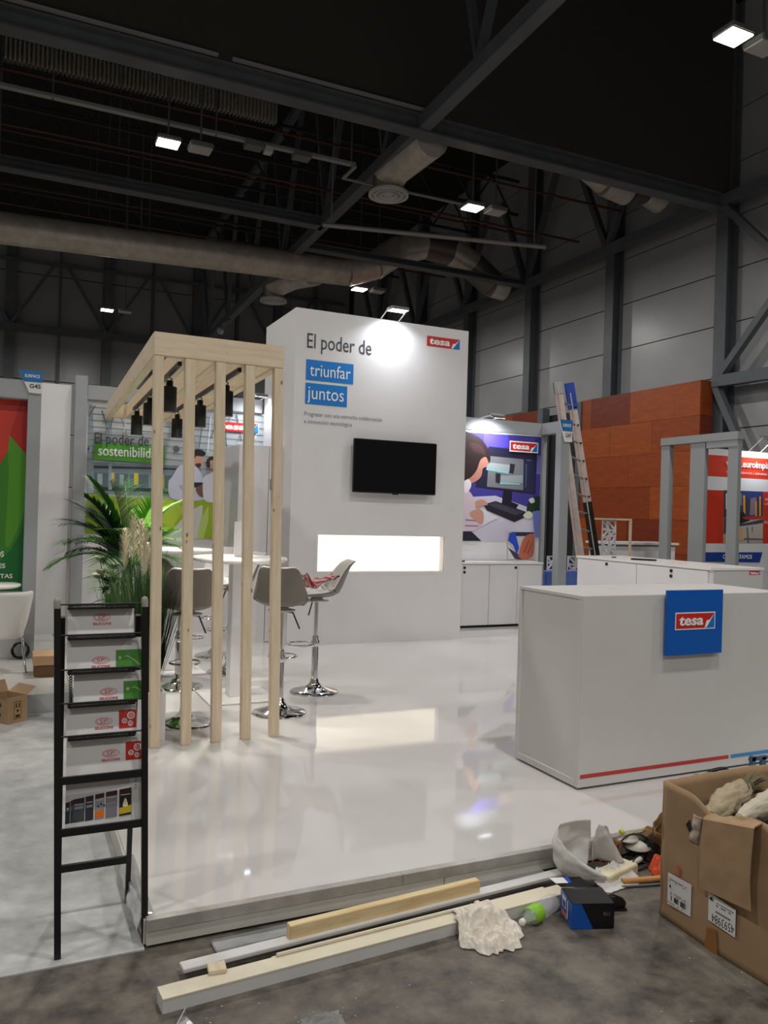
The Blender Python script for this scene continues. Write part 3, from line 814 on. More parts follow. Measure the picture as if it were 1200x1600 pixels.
# ------------------------------------------------------------------ the stand platform
PZ = 0.104
t = thing('stand_platform', 'glossy white raised floor of the stand with metal edging', 'platform', (0.49, 3.0, 0), kind='structure')
MB().box(0.505, 7.4, 3.015, 9.9, 0.004, 0.096).build('core', M_SHADOWGAP, t)
MB().box(0.494, 7.4, 3.004, 9.9, 0.094, PZ).build('gloss_sheet', M_PLAT, t)
M_FASCIA = mat('fascia_grey', (196, 193, 184), 0.5, var=0.06, scale=5)
xs = [0.49, 1.72, 3.0, 4.2, 5.6]
for a, b in zip(xs, xs[1:]):
    MB().box(a + 0.002, b - 0.002, 2.992, 3.006, 0.012, 0.066).build('fascia_panel', M_FASCIA, t)
M_EDGE = mat('edge_metal', (176, 173, 166), 0.35, metal=0.35, var=0.15, scale=14)
xs = [0.49, 1.52, 3.1, 4.4, 5.6]
for a, b in zip(xs, xs[1:]):
    MB().box(a + 0.001, b - 0.001, 2.986, 3.004, 0.064, PZ + 0.001).box(a + 0.001, b - 0.001, 2.988, 3.022, PZ - 0.001, PZ + 0.0015).build('edge_strip', M_EDGE, t)
ys = [3.01, 4.3, 5.8, 7.6, 9.9]
for a, b in zip(ys, ys[1:]):
    MB().box(0.484, 0.496, a, b - 0.003, 0.01, 0.098).build('side_panel', M_FASCIA, t)
# silver film hanging over the platform's left edge
def film(u, v):
    y = 3.03 + u * 0.55
    w = 0.022 * noise.noise(Vector((y * 9, v * 3, 1))) + 0.01
    if v < 0.45:
        return (0.522 - 0.07 * v, y, PZ + 0.003 + abs(w) * 0.15)
    k = (v - 0.45) / 0.55
    return (0.49 - 0.008 - 0.016 * k - abs(w) * .35, y, PZ + 0.004 - k * 0.07)
o = MB().grid(film, 40, 10, thick=0.0008).build('plastic_film', mat('silver_film', (205, 206, 208), 0.18, metal=0.6), None)
tag(o, 'crinkled silver film strip along the left edge of the white platform', 'film')

# ------------------------------------------------------------------ the white tower
TX0, TX1, TY0, TY1, TZ = 2.81, 5.01, 8.508, 9.65, 3.845
NX0, NX1, NZ0, NZ1 = 3.14, 4.755, 0.925, 1.34
t = thing('display_tower', 'tall white tower wall with slogan, mounted screen and lit niche', 'tower', (TX0, TY0, PZ))
m = MB()
m.box(TX0, NX0, TY0, TY0 + 0.05, PZ, TZ).box(NX1, TX1, TY0, TY0 + 0.05, PZ, TZ)
m.box(NX0, NX1, TY0, TY0 + 0.05, PZ, NZ0).box(NX0, NX1, TY0, TY0 + 0.05, NZ1, TZ)
m.build('front_panel', M_WHITE, t)
MB().box(TX0, TX0 + 0.05, TY0 + 0.05, TY1, PZ, TZ).build('side_panel', M_WHITE, t)
MB().box(TX1 - 0.05, TX1, TY0 + 0.05, TY1, PZ, TZ).build('side_panel', M_WHITE, t)
MB().box(TX0 + 0.05, TX1 - 0.05, TY1 - 0.05, TY1, PZ, TZ).build('rear_panel', M_WHITE, t)
MB().box(TX0 + 0.05, TX1 - 0.05, TY0 + 0.05, TY1 - 0.05, TZ - 0.06, TZ - 0.02).build('top_panel', M_WHITE, t)
n = MB()
d = 0.11
n.box(NX0 - 0.02, NX1 + 0.02, TY0 + 0.05, TY0 + d, NZ0 - 0.02, NZ0).box(NX0 - 0.02, NX1 + 0.02, TY0 + 0.05, TY0 + d, NZ1, NZ1 + 0.02)
n.box(NX0 - 0.02, NX0, TY0 + 0.05, TY0 + d, NZ0, NZ1).box(NX1, NX1 + 0.02, TY0 + 0.05, TY0 + d, NZ0, NZ1)
n.build('niche_lining', M_WHITE, t)
MB().box(NX0 - 0.02, NX1 + 0.02, TY0 + d, TY0 + d + 0.02, NZ0 - 0.02, NZ1 + 0.02).build('niche_light_panel', mat('lit_panel', (250, 246, 236), 0.6, emit=(255, 240, 214), es=1.0), t, label='warm lit white back panel of the niche')
n = MB()
e = 0.035
for a in ((NX0 - e, NX1 + e, NZ0 - e, NZ0), (NX0 - e, NX1 + e, NZ1, NZ1 + e), (NX0 - e, NX0, NZ0, NZ1), (NX1, NX1 + e, NZ0, NZ1)):
    n.box(a[0], a[1], TY0 - 0.006, TY0 + 0.01, a[2], a[3])
n.build('niche_frame', M_WHITE, t)
F = Fr((0, TY0, 0))
text('lettering', 'El poder de', F, (2.945, 3.725, 3.36, 3.575), M_DARKINK, t)
B = art('slogan_box', F, [((14, 122, 204), 0, [(2.94, 3.055), (3.51, 3.055), (3.51, 3.285), (2.94, 3.285)]), ((14, 122, 204), 0, [(2.94, 2.79), (3.44, 2.79), (3.44, 3.025), (2.94, 3.025)])], t, label='two bright blue boxes behind the slogan')
text('lettering', 'triunfar', F, (2.985, 3.475, 3.105, 3.245), M_WHITEINK, B, off=0.006)
text('lettering', 'juntos', F, (2.965, 3.40, 2.80, 2.985), M_WHITEINK, B, off=0.006)
text('lettering', 'Progresar con una estrecha colaboración', F, (2.935, 3.885, 2.645, 2.705), M_GREYINK, t)
text('lettering', 'e innovación tecnológica', F, (2.935, 3.51, 2.56, 2.62), M_GREYINK, t)
logo(F, 4.44, 4.888, 3.605, 3.725, t)

# television
t = thing('wall_television', 'black flat television mounted on the white tower', 'television', (4.02, TY0, 2.14))
MB().box(3.495, 4.552, TY0 - 0.125, TY0 - 0.085, 1.83, 2.438).build('body', M_BLACKPLASTIC, t, bevel=0.006)
MB().box(3.508, 4.539, TY0 - 0.127, TY0 - 0.124, 1.848, 2.426).build('screen', mat('tv_glass', (9, 9, 11), 0.12, spec=0.35), t)
MB().box(3.8, 4.25, TY0 - 0.085, TY0, 1.98, 2.28).build('wall_mount', M_BLACK, t)
MB().box(3.985, 4.06, TY0 - 0.13, TY0 - 0.12, 1.818, 1.832).build('sensor_tab', M_BLACKPLASTIC, t)

def floodlight(label, x, y, z, to, power, arm, name='stand_floodlight', spot=2.4, wide=0.2, group='stand floodlights'):
    """small LED floodlight on two arms from the wall; it looks at the point to"""
    t = thing(name, label, 'floodlight', (x, y, z), group=group)
    d = (Vector(to) - Vector((x, y, z))).normalized()
    sx = Vector((1, 0, 0))
    u = sx.cross(d).normalized()
    P = lambda a, b, c: Vector((x, y, z)) + sx * a + u * b + d * c
    m = MB()
    w, h = wide / 2, wide * 0.36
    vs = [P(a, b, c) for c in (-0.035, 0) for b in (-h, h) for a in (-w, w)]
    m.add(vs, [(0, 2, 3, 1), (4, 5, 7, 6), (0, 1, 5, 4), (2, 6, 7, 3), (0, 4, 6, 2), (1, 3, 7, 5)])
    m.build('housing', M_LAMPBODY, t, bevel=0.006)
    k = MB().add([P(-w * .92, -h * .9, 0.001), P(w * .92, -h * .9, 0.001), P(w * .92, h * .9, 0.001), P(-w * .92, h * .9, 0.001)], [(0, 1, 2, 3)])
    k.build('lamp_panel', mat('led_panel_cool', (255, 255, 255), 0.4, emit=(238, 244, 255), es=14.0), t)
    for s in (-1, 1):
        MB().tube([P(s * w * 1.05, 0, -0.02), (x + s * w * 1.05, arm[0], arm[1])], 0.008, 6).build('arm', M_WHITEGLOSS, t)
    ld = bpy.data.lights.new('floodlight_light', 'AREA')
    ld.shape = 'RECTANGLE'; ld.size = wide * 0.9; ld.size_y = wide * 0.65; ld.energy = power; ld.color = (0.92, 0.95, 1.0); ld.spread = spot
    lo = bpy.data.objects.new('floodlight_light', ld); COL.objects.link(lo); lo.parent = t
    lo.location = d * 0.012
    lo.rotation_mode = 'QUATERNION'; lo.rotation_quaternion = d.to_track_quat('-Z', 'Y')
    return t
floodlight('small lit floodlight on top of the white tower', 3.95, 8.30, 3.91, (3.95, 8.315, 2.6), 6.5, (8.53, 3.84), wide=0.22)

# ------------------------------------------------------------------ storage room wall left of the tower
t = thing('storage_wall', 'low white storage room wall with a door left of the tower', 'wall panel', (2.1, 8.85, PZ))
MB().box(2.30, 2.64, 8.82, 8.86, PZ, 2.32).build('panel', M_WHITE, t)
MB().box(2.30, 2.34, 8.86, 9.7, PZ, 2.32).build('panel', M_WHITE, t)
dr = MB().box(2.65, 2.805, 8.822, 8.855, PZ + 0.01, 2.32).build('door', M_WHITE, t)
MB().box(2.665, 2.68, 8.80, 8.822, 1.83, 1.95).build('handle', M_BLACK, dr)

# ------------------------------------------------------------------ poster walls
PY = 9.75
t = thing('poster_wall', 'large printed wall about sustainability behind the pergola, with grey post and beam', 'poster wall', (0.78, PY, 0))
MB().box(0.77, 2.95, PY, PY + 0.05, PZ, 2.79).build('panel', M_WHITE, t)
ART_R = (0.79, 2.9, 0.9, 2.785)
F = Fr((0, PY, 0))
art('printed_picture', F, ART_LAB, t, rect=ART_R)
text('lettering', 'El poder de', F, (0.855, 1.455, 2.26, 2.425), M_DARKINK, t, off=0.03)
g = art('slogan_box', F, [((84, 160, 52), 0, [(0.855, 2.115), (1.645, 2.115), (1.645, 2.31), (0.855, 2.31)])], t, off=0.026, label='green box with white word')
text('lettering', 'sostenibilidad', F, (0.9, 1.60, 2.165, 2.285), M_WHITEINK, g, off=0.03, bold=0.01)
logo(F, 2.245, 2.76, 2.545, 2.655, t, off=0.026)
art('printed_base', F, [((214, 226, 206), 0, [(0.84, 1.1), (1.25, 1.1), (1.1, 0.6), (0.84, 0.6)])], t, off=0.002)
# frame around it: posts and beam of the modular stand
def frame(label, parts, loc, t=None):
    t = t or thing('modular_stand_arch', label, 'frame', loc)
    for nm, b in parts:
        MB().box(*b).build(nm, M_GREYFRAME, t, bevel=0.004)
    return t
frame('grey painted frame around the sustainability poster with tall left post', [
    ('post', (0.635, 0.765, 9.68, 9.80, 0, 3.05)), ('beam', (0.765, 2.80, 9.69, 9.81, 2.79, 2.955))], (0.7, 9.75, 0), t)
floodlight('lit floodlight above the sustainability poster, behind the right pergola post', 2.70, 9.42, 2.955, (2.45, 9.65, 1.7), 4, (9.72, 2.95), wide=0.14)

t = thing('poster_wall', 'printed wall of a woman at a monitor, grey beam and post right of the tower', 'poster wall', (6, 9.65, 0))
MB().box(5.02, 6.955, 9.652, 9.70, PZ, 2.80).build('panel', M_WHITE, t)
F = Fr((0, 9.652, 0))
art('printed_picture', F, ART_DESK, t, rect=(5.05, 6.95, 1.0, 2.77))
logo(F, 6.405, 6.862, 2.545, 2.665, t, border=0.016, off=0.03)
frame('grey painted frame over the desk poster, ending in a post with a stand sign', [
    ('beam', (5.02, 7.02, 9.64, 9.76, 2.79, 2.965)), ('post', (6.98, 7.06, 9.66, 9.76, PZ, 2.79)),
    ('beam', (6.95, 7.08, 9.30, 9.64, 2.80, 2.965)), ('post', (6.94, 7.09, 9.17, 9.30, 0.104, 2.965))], (7.06, 8.91, PZ), t)
floodlight('lit floodlight on the grey beam above the desk poster', 6.0, 9.36, 2.96, (6.0, 9.75, 1.9), 8, (9.62, 2.96), wide=0.2)

def stand_sign(label, code, F, x0, x1, z0, z1, loc):
    t = thing('stand_sign', label, 'sign', loc)
    w = x1 - x0
    zm = z0 + (z1 - z0) * 0.48
    poly = [(x0 + w * .45, z0), (x1, z0), (x1, z1), (x0, z1)]
    MB().prism([F.p(a, b, 0.0) for a, b in poly], F.n * 0.012).build('plate', M_WHITEGLOSS, t)
    xl = x0 + w * .45 * (zm - z1) / (z0 - z1) 
    art('blue_band', F, [((38, 112, 176), 0, [(xl, zm), (x1, zm), (x1, z1), (x0, z1)])], t, off=0.014)
    text('lettering', 'SURFACE', F, (x0 + w * .25, x0 + w * .88, zm + (z1 - zm) * .38, zm + (z1 - zm) * .66), M_WHITEINK, t, off=0.016, bold=0.02)
    text('lettering', code, F, (x0 + w * .46, x0 + w * .93, z0 + (zm - z0) * .42, z0 + (zm - z0) * .82), M_DARKINK, t, off=0.016, bold=0.02)
stand_sign('blue and white stand sign reading G47 on the grey post before the ladder', 'G47', Fr((0, 9.15, 0)), 6.88, 7.10, 2.67, 2.975, (7.0, 9.15, 2.7))

# ------------------------------------------------------------------ neighbour stand on the left
t = thing('neighbour_platform', 'low white platform of the neighbouring stand at the left', 'platform', (0, 6.69, 0), kind='structure')
MB().box(-5, 0.47, 6.70, 9.9, 0.0, 0.14).build('deck', mat('pale_deck', (196, 194, 188), 0.35, var=0.06, scale=3, stretch=(1, 6, 1)), t)
MB().box(-5, 0.47, 6.685, 6.70, 0.0, 0.142).build('fascia_panel', mat('fascia_pale', (186, 188, 190), 0.4), t)
NZ = 0.14
t = thing('poster_wall', 'red and green printed wall in a grey frame at the left edge', 'poster wall', (-0.3, 8.4, NZ))
MB().box(-3, 0.15, 8.40, 8.45, NZ, 2.60).build('panel', M_WHITE, t)
F = Fr((0, 8.40, 0))
art('printed_picture', F, ART_LEAF, t, rect=(-2.9, 0.145, 0.35, 2.58))
for s, x0, x1, z, h in (('OS', -0.105, -0.035, 1.085, 0.055), ('CIONES', -0.25, -0.02, 0.98, 0.045), ('HERRAMIENTAS', -0.4, 0.045, 0.885, 0.042), ('DETECTORIENTES', -0.32, 0.115, 0.53, 0.035)):
    text('lettering', s, F, (x0, x1, z, z + h), M_WHITEINK, t, off=0.012, bold=0.02)
frame('grey painted frame with a thick post around the red and green poster', [
    ('post', (0.13, 0.245, 8.26, 8.40, NZ, 2.63)), ('beam', (-3, 0.13, 8.26, 8.44, 2.57, 2.745))], (0.19, 8.33, NZ), t)
stand_sign('blue and white stand sign reading G45 on the left grey post', 'G45', Fr((0, 8.24, 0)), 0.045, 0.25, 2.63, 2.835, (0.2, 8.24, 2.63))
o = MB().box(0.2, 0.60, 9.75, 9.80, 0.14, 2.94).build('white_wall_panel', M_WHITE); tag(o, 'plain white wall panel between the two grey posts at left', 'wall panel')
o = MB().box(-3, 0.2, 9.75, 9.80, 0.14, 2.94).build('white_wall_panel', mat('grey_panel', (150, 150, 152), 0.5)); tag(o, 'grey wall panel behind the red and green poster', 'wall panel')

# ------------------------------------------------------------------ wooden pergola
PX0, PXR = 0.78, 1.612
PYF = 5.115
t = thing('wooden_pergola', 'light spruce pergola with five slender front posts over the bar tables', 'pergola', (PX0, PYF, PZ))
HT, HB = 2.68, 2.535
for i in range(5):
    x = PX0 + 0.031 + i * (PXR - PX0 - 0.062) / 4
    MB().box(x - 0.031, x + 0.031, PYF + 0.002, PYF + 0.058, PZ, HB).build('post', WOODZ, t, bevel=0.003)
MB().box(PX0, PXR, PYF, PYF + 0.06, HB, HT).build('front_beam', WOODX, t, bevel=0.003)
YE = 9.0
for i in range(5):
    x = PX0 + 0.03 + i * (PXR - PX0 - 0.06) / 4
    MB().box(x - 0.03, x + 0.03, PYF + 0.06, YE, HB, HT).build('rafter', WOODY, t, bevel=0.003)
MB().box(PX0, PXR, YE, YE + 0.06, HB, HT).build('rear_beam', WOODX, t, bevel=0.003)
lean_x(t, -0.018, HT)
for x in (PX0 + 0.03, PXR - 0.10):
    MB().box(x, x + 0.07, YE + 0.06, 9.69, HB + 0.04, HT - 0.03).build('wall_arm', WOODY, t, bevel=0.003)
for o in t.children:      # the pergola runs slightly askew towards the wall
    for v in o.data.vertices:
        v.co.x += 0.033 * max(0, v.co.y - 0.06)

# black pendant spots
spots = [((1.035, 7.66), 2.368), ((1.0, 6.68), 2.37), ((0.985, 5.72), 2.375), ((1.405, 7.70), 2.37), ((1.375, 6.56), 2.37), ((1.365, 5.65), 2.37)]
LBL = ['black pendant lamp farthest left of the six under the pergola', 'second black pendant lamp from the left, partly behind the first post',
       'black pendant lamp hanging highest, right beside the first post', 'lowest black pendant lamp, between first and second post',
       'black pendant lamp just right of the second post', 'black pendant lamp peeking out right of the third post']
tr = thing('light_track', 'two black lamp rails fixed under the pergola rafters', 'track', (1.2, 6.5, 2.5))
for xa, xb in ((0.965, 1.045), (1.355, 1.415)):
    MB().bar((xa, 5.25, 2.52), (xb, 7.95, 2.52), 0.024, 0.028).build('rail', M_BLACK, tr)
for i, ((x, y), z) in enumerate(spots):
    t = thing('pendant_lamp', LBL[i], 'lamp', (x, y, z), group='pendant lamps under the pergola')
    if i == 0:
        s1 = MB().lathe([(0.045, -0.118), (0.051, -0.118), (0.051, 0.053), (0.047, 0.059), (0.024, 0.061), (0.024, 0.1), (0.014, 0.103)], 22, caps=False).lathe([(0.045, -0.118), (0.045, -0.07), (0.001, -0.07)], 22, caps=False).build('shade', M_BLACK, t, world=False)
        s2 = MB().lathe([(0.001, -0.108), (0.044, -0.108), (0.044, -0.095), (0.001, -0.095)], 18, caps=False).build('bulb', mat('bulb_lit', (255, 255, 255), 0.4, emit=(255, 240, 216), es=8), t, world=False)
    else:
        child_copy(s1, t, (0, 0, 0)); child_copy(s2, t, (0, 0, 0))
    top = 2.51
    MB().tube([(x, y, z + 0.10), (x + 0.02, y + 0.02, z + 0.115), (x, y + 0.03, top)], 0.004, 6).build('cord', M_BLACK, t)
    ld = bpy.data.lights.new('pendant_light', 'SPOT')
    ld.energy = 62; ld.spot_size = 1.05; ld.spot_blend = 0.5; ld.color = (1, 0.95, 0.88); ld.shadow_soft_size = 0.04
    lo = bpy.data.objects.new('pendant_light', ld); COL.objects.link(lo); lo.parent = t; lo.location = (0, 0, -0.122)

# ------------------------------------------------------------------ bar tables
def bar_table(x, y, label):
    t = thing('bar_table', label, 'table', (x, y, PZ), group='round white bar tables')
    MB().lathe([(0.02, 1.075), (0.352, 1.078), (0.372, 1.09), (0.376, 1.105), (0.37, 1.116), (0.001, 1.116)], 56).build('tabletop', M_WHITEGLOSS, t, world=False)
    MB().box(-0.07, 0.07, -0.07, 0.07, 0.014, 1.076).build('pedestal', M_WHITE, t, world=False, bevel=0.004)
    MB().box(-0.27, 0.27, -0.27, 0.27, 0.002, 0.014).build('base_plate', M_WHITEGLOSS, t, world=False, bevel=0.003)
    return t
bar_table(1.68, 6.33, 'round white bar table nearest the front, with the upright white block on it')
bar_table(1.38, 7.52, 'second round white bar table, farther back towards the poster')
o = MB().box(1.625, 1.725, 6.29, 6.32, 1.22, 1.50).build('menu_block', M_WHITEGLOSS, bevel=0.004)
tag(o, 'upright white block standing on the nearer bar table', 'menu holder')

# ------------------------------------------------------------------ bar stools
M_TAUPE = mat('taupe_shell', (124, 118, 112), 0.42)
M_SHELLW = mat('white_shell', (226, 224, 220), 0.35)
PROF = [(0.225, -0.035, .15), (0.215, -0.008, .175), (0.17, 0.004, .195), (0.08, -0.004, .21), (-0.02, -0.012, .215), (-0.11, -0.004, .215), (-0.17, 0.035, .21),
        (-0.20, 0.10, .205), (-0.222, 0.17, .188), (-0.245, 0.245, .172), (-0.27, 0.31, .155), (-0.29, 0.345, .138), (-0.305, 0.36, .11)]
CURL = [.0, .004, .018, .04, .06, .075, .085, .085, .075, .06, .04, .022, .01]
def shell_fn(off):
    def fn(u, v):
        k = v * (len(PROF) - 1); i = min(int(k), len(PROF) - 2); f = k - i
        L = lambda a, b: a + (b - a) * f
        y, z, w = (L(PROF[i][q], PROF[i + 1][q]) for q in range(3))
        c = L(CURL[i], CURL[i + 1])
        s = u * 2 - 1
        dy, dz = PROF[i + 1][0] - PROF[i][0], PROF[i + 1][1] - PROF[i][1]
        l = math.hypot(dy, dz); ny, nz = dz / l, -dy / l     # towards the sitter
        e = c * abs(s) ** 2.6
        return (w * s * 0.94, y + ny * (e + off), (z + nz * (e + off)) * 0.80)
    return fn
def make_stool(label):
    t = thing('bar_stool', label, 'bar stool', (0, 0, 0), group='swivel bar stools')
    sh = 0.80
    M = MB().grid(shell_fn(0.004), 18, 30, thick=0.006)
    M.v = [(x, y, z + sh) for x, y, z in M.v]
    M.build('seat_shell', M_SHELLW, t, world=False)
    M = MB().grid(shell_fn(-0.0055), 18, 30, thick=0.004)
    M.v = [(x * 1.005, y, z + sh) for x, y, z in M.v]
    M.build('outer_shell', M_TAUPE, t, world=False, label='taupe grey outer face of the seat')
    MB().lathe([(0.10, sh - 0.045), (0.10, sh - 0.035), (0.05, sh - 0.03), (0.05, sh - 0.018)], 20).build('seat_plate', M_SHELLW, t, world=False)
    MB().lathe([(0.017, 0.46), (0.017, sh - 0.04)], 18).lathe([(0.028, 0.04), (0.028, 0.46), (0.024, 0.47)], 20).build('column', M_CHROME, t, world=False)
    MB().lathe([(0.20, 0.0), (0.203, 0.006), (0.195, 0.014), (0.15, 0.026), (0.10, 0.040), (0.06, 0.058), (0.038, 0.085), (0.033, 0.11), (0.0285, 0.115)], 48).build('base', M_CHROME, t, world=False)
    r = [(0.105 * math.cos(a), 0.125 + 0.105 * math.sin(a), 0.40) for a in [2 * PI * k / 36 for k in range(36)]]
    MB().tube(r, 0.009, 8, closed=True).lathe([(0.034, 0.38), (0.036, 0.385), (0.036, 0.425), (0.034, 0.43)], 18).build('footrest', M_CHROME, t, world=False)
    MB().tube([(0.02, 0.0, sh - 0.05), (0.08, 0.02, sh - 0.06), (0.13, 0.04, sh - 0.18)], 0.006, 8).build('lever', M_BLACK, t, world=False)
    return t
ST = [(1.139, 5.64, -0.15, 'taupe backed bar stool behind the first and second pergola posts'),
      (1.846, 5.72, -0.42, 'taupe backed bar stool at the right end post of the pergola'),
      (2.331, 6.30, 1.42, 'bar stool with a striped cloth on its seat, beside the lit niche'),
      (1.31, 6.80, -1.1, 'bar stool between the two tables, mostly hidden by posts and grass'),
      (1.86, 7.28, 1.75, 'bar stool seen between third and fourth posts, nearer of the two back ones'),
      (1.93, 8.15, 2.5, 'bar stool farthest back, before the white storage wall')]
proto = None
for x, y, rz, lb in ST:
    if proto is None:
        s = proto = make_stool(lb)
    else:
        s = copy_tree(proto); s['label'] = lb
    s.location = (x, y, PZ); s.rotation_euler = (0, 0, rz)

# striped scarf on the third stool
def scarf(u, v):
    x = -0.15 + 0.33 * u; y = -0.13 + 0.26 * v
    h = 0.045 * noise.noise(Vector((x * 9, y * 11, 3))) + 0.03 * noise.noise(Vector((x * 22, y * 20, 7)))
    lift = 0.16 * max(0, (u - .45)) + 0.09 * math.exp(-((u - .12) / .16) ** 2)
    return (2.30 + x, 6.29 + y, PZ + 0.80 + 0.055 + max(0, h + 0.03) + lift * 1.0)
mm = mat('striped_cloth', (200, 60, 60), 0.8)
nt = mm.node_tree
tc = nt.nodes.new('ShaderNodeTexCoord'); wv = nt.nodes.new('ShaderNodeTexWave')
wv.inputs['Scale'].default_value = 6.5; wv.inputs['Distortion'].default_value = 3.5; wv.inputs['Detail'].default_value = 1
wv.bands_direction = 'DIAGONAL'
rp = nt.nodes.new('ShaderNodeValToRGB'); rp.color_ramp.interpolation = 'CONSTANT'
cols = [(0, (208, 196, 190)), (.22, (176, 40, 44)), (.42, (222, 140, 70)), (.55, (225, 215, 205)), (.7, (60, 74, 140)), (.86, (180, 44, 48))]
while len(rp.color_ramp.elements) < len(cols): rp.color_ramp.elements.new(0.5)
for e_, (p, c) in zip(rp.color_ramp.elements, cols):
    e_.position = p; e_.color = lin(c)
nt.links.new(tc.outputs['Object'], wv.inputs['Vector']); nt.links.new(wv.outputs['Fac'], rp.inputs['Fac'])
nt.links.new(rp.outputs['Color'], nt.nodes['Principled BSDF'].inputs['Base Color'])
o = MB().grid(scarf, 44, 36, thick=0.004).build('striped_cloth', mm)
tag(o, 'crumpled red, white and blue striped cloth on the bar stool seat', 'cloth')

# ------------------------------------------------------------------ planter and plants
QX0, QX1, QY0, QY1 = 0.785, 0.93, 5.2, 7.35
t = thing('planter_box', 'long low white planter box along the left edge of the platform', 'planter', ((QX0 + QX1) / 2, 6.2, PZ))
MB().box(QX0, QX1, QY0, QY0 + 0.015, PZ, 0.43).build('end_panel', M_WHITE, t)
MB().box(QX0, QX0 + 0.012, QY0 + 0.015, QY1, PZ, 0.43).build('side_panel', M_WHITE, t)
MB().box(QX1 - 0.012, QX1, QY0 + 0.015, QY1, PZ, 0.43).build('side_panel', M_WHITE, t)
MB().box(QX0, QX1, QY1, QY1 + 0.015, PZ, 0.43).build('end_panel', M_WHITE, t)
MB().box(QX0 + 0.012, QX1 - 0.012, QY0 + 0.015, QY1, PZ, 0.40).build('soil', mat('potting_soil', (46, 36, 28), 0.95, var=0.3, scale=30, bump=0.5), t)
SOIL = 0.40
M_LEAF = [mat('leaf_deep', (38, 74, 34), 0.5, var=0.2, scale=8), mat('leaf_mid', (78, 136, 50), 0.45, var=0.2, scale=8), mat('leaf_lamplit', (112, 178, 58), 0.4, var=0.15, scale=8)]
M_GRASS = mat('grass_blade', (34, 66, 26), 0.5, var=0.25, scale=6, rgb2=(70, 104, 48))
M_PLUME = mat('pampas_plume', (226, 218, 192), 0.9)
def blade(m, p0, dirv, length, width, bend, mi=0, n=5):
    """one arching leaf strip"""
    d = Vector(dirv).normalized(); side = d.cross(Vector((0, 0, 1)))
    side = side.normalized() if side.length > 1e-3 else Vector((1, 0, 0))
    pts = []; p = Vector(p0); v = d.copy()
    for i in range(n + 1):
        w = width * (1 - (i / n) ** 1.6) * 0.5 + 0.0006
        pts += [p + side * w, p - side * w]
        p = p + v * (length / n)
        v = (v + Vector((0, 0, -bend / n))).normalized()
    m.add(pts, [(2 * i, 2 * i + 1, 2 * i + 3, 2 * i + 2) for i in range(n)], mi, True)
def make_frond(m, p0, az, el, length, nl, droop, lw=0.014, ll=0.20):
    d = Vector((math.cos(az) * math.cos(el), math.sin(az) * math.cos(el), math.sin(el)))
    pts = []; p = Vector(p0); v = d.copy(); N = 14
    for i in range(N + 1):
        pts.append(p.copy()); p = p + v * (length / N); v = (v + Vector((0, 0, -droop / N))).normalized()
    m.tube(pts, [0.006 * (1 - i / (N + 2)) for i in range(N + 1)], 5)
    for k in range(nl):
        f = 0.22 + 0.78 * k / nl
        q = f * N; i = min(int(q), N - 1)
        pos = pts[i].lerp(pts[i + 1], q - i); tv = (pts[i + 1] - pts[i]).normalized()
        sd = tv.cross(Vector((0, 0, 1))).normalized()
        L = ll * (0.45 + 1.0 * math.sin(PI * (0.15 + 0.8 * f))) * 0.75
        for s in (-1, 1):
            dv = (tv * 0.75 + sd * s * 0.85 + Vector((0, 0, 0.12 + random.uniform(-.1, .1)))).normalized()
            blade(m, pos, dv, L * random.uniform(.85, 1.1), lw, 0.55, n=4)
t = thing('areca_palm', 'tall palm with arching green fronds in the white planter', 'palm', (0.86, 6.5, SOIL))
MB().tube([(0.86, 6.45, SOIL - 0.02), (0.87, 6.47, 0.75), (0.86, 6.5, 1.05), (0.85, 6.51, 1.2)], [0.028, 0.024, 0.022, 0.016], 10).build('trunk', mat('palm_trunk', (82, 70, 40), 0.8, var=0.3, scale=20), t)
MB().tube([(0.83, 6.55, SOIL - 0.02), (0.81, 6.55, 0.8), (0.83, 6.53, 1.1)], [0.02, 0.018, 0.012], 10).build('trunk', MATS['palm_trunk'], t)
FR = [(2.9, 1.05, .62), (2.55, .75, .58), (3.5, .95, .62), (3.1, .55, .58), (2.2, 1.1, .66), (1.2, 1.2, .66), (0.3, 1.0, .44), (-0.4, .85, .40), (-1.2, 1.0, .55), (-2.0, 1.0, .55),
      (-2.7, .8, .55), (0.9, 1.05, .6), (2.7, 1.2, .7), (-0.1, 1.25, .6), (1.9, 1.3, .72), (3.3, 1.35, .7), (0.1, .75, .34), (-0.7, 1.1, .55), (2.3, .85, .6), (3.9, .9, .55), (1.6, 1.35, .7), (-0.9, 1.3, .66), (3.6, 1.25, .66), (0.6, .6, .30), (-1.6, .55, .45), (2.0, .6, .45), (4.2, 0.6, .5)]
for i, (az, el, L) in enumerate(FR):
    m = MB(); make_frond(m, (0.85 + 0.02 * math.cos(az), 6.51 + 0.02 * math.sin(az), 1.14 + 0.05 * math.sin(i)), az, el, L, 32, 1.3, 0.014, 0.24)
    m.build('frond', M_LEAF[2] if math.cos(az) > 0.1 else M_LEAF[i % 2], t)  # fronds on the right are coloured brighter, lamp light put into the green
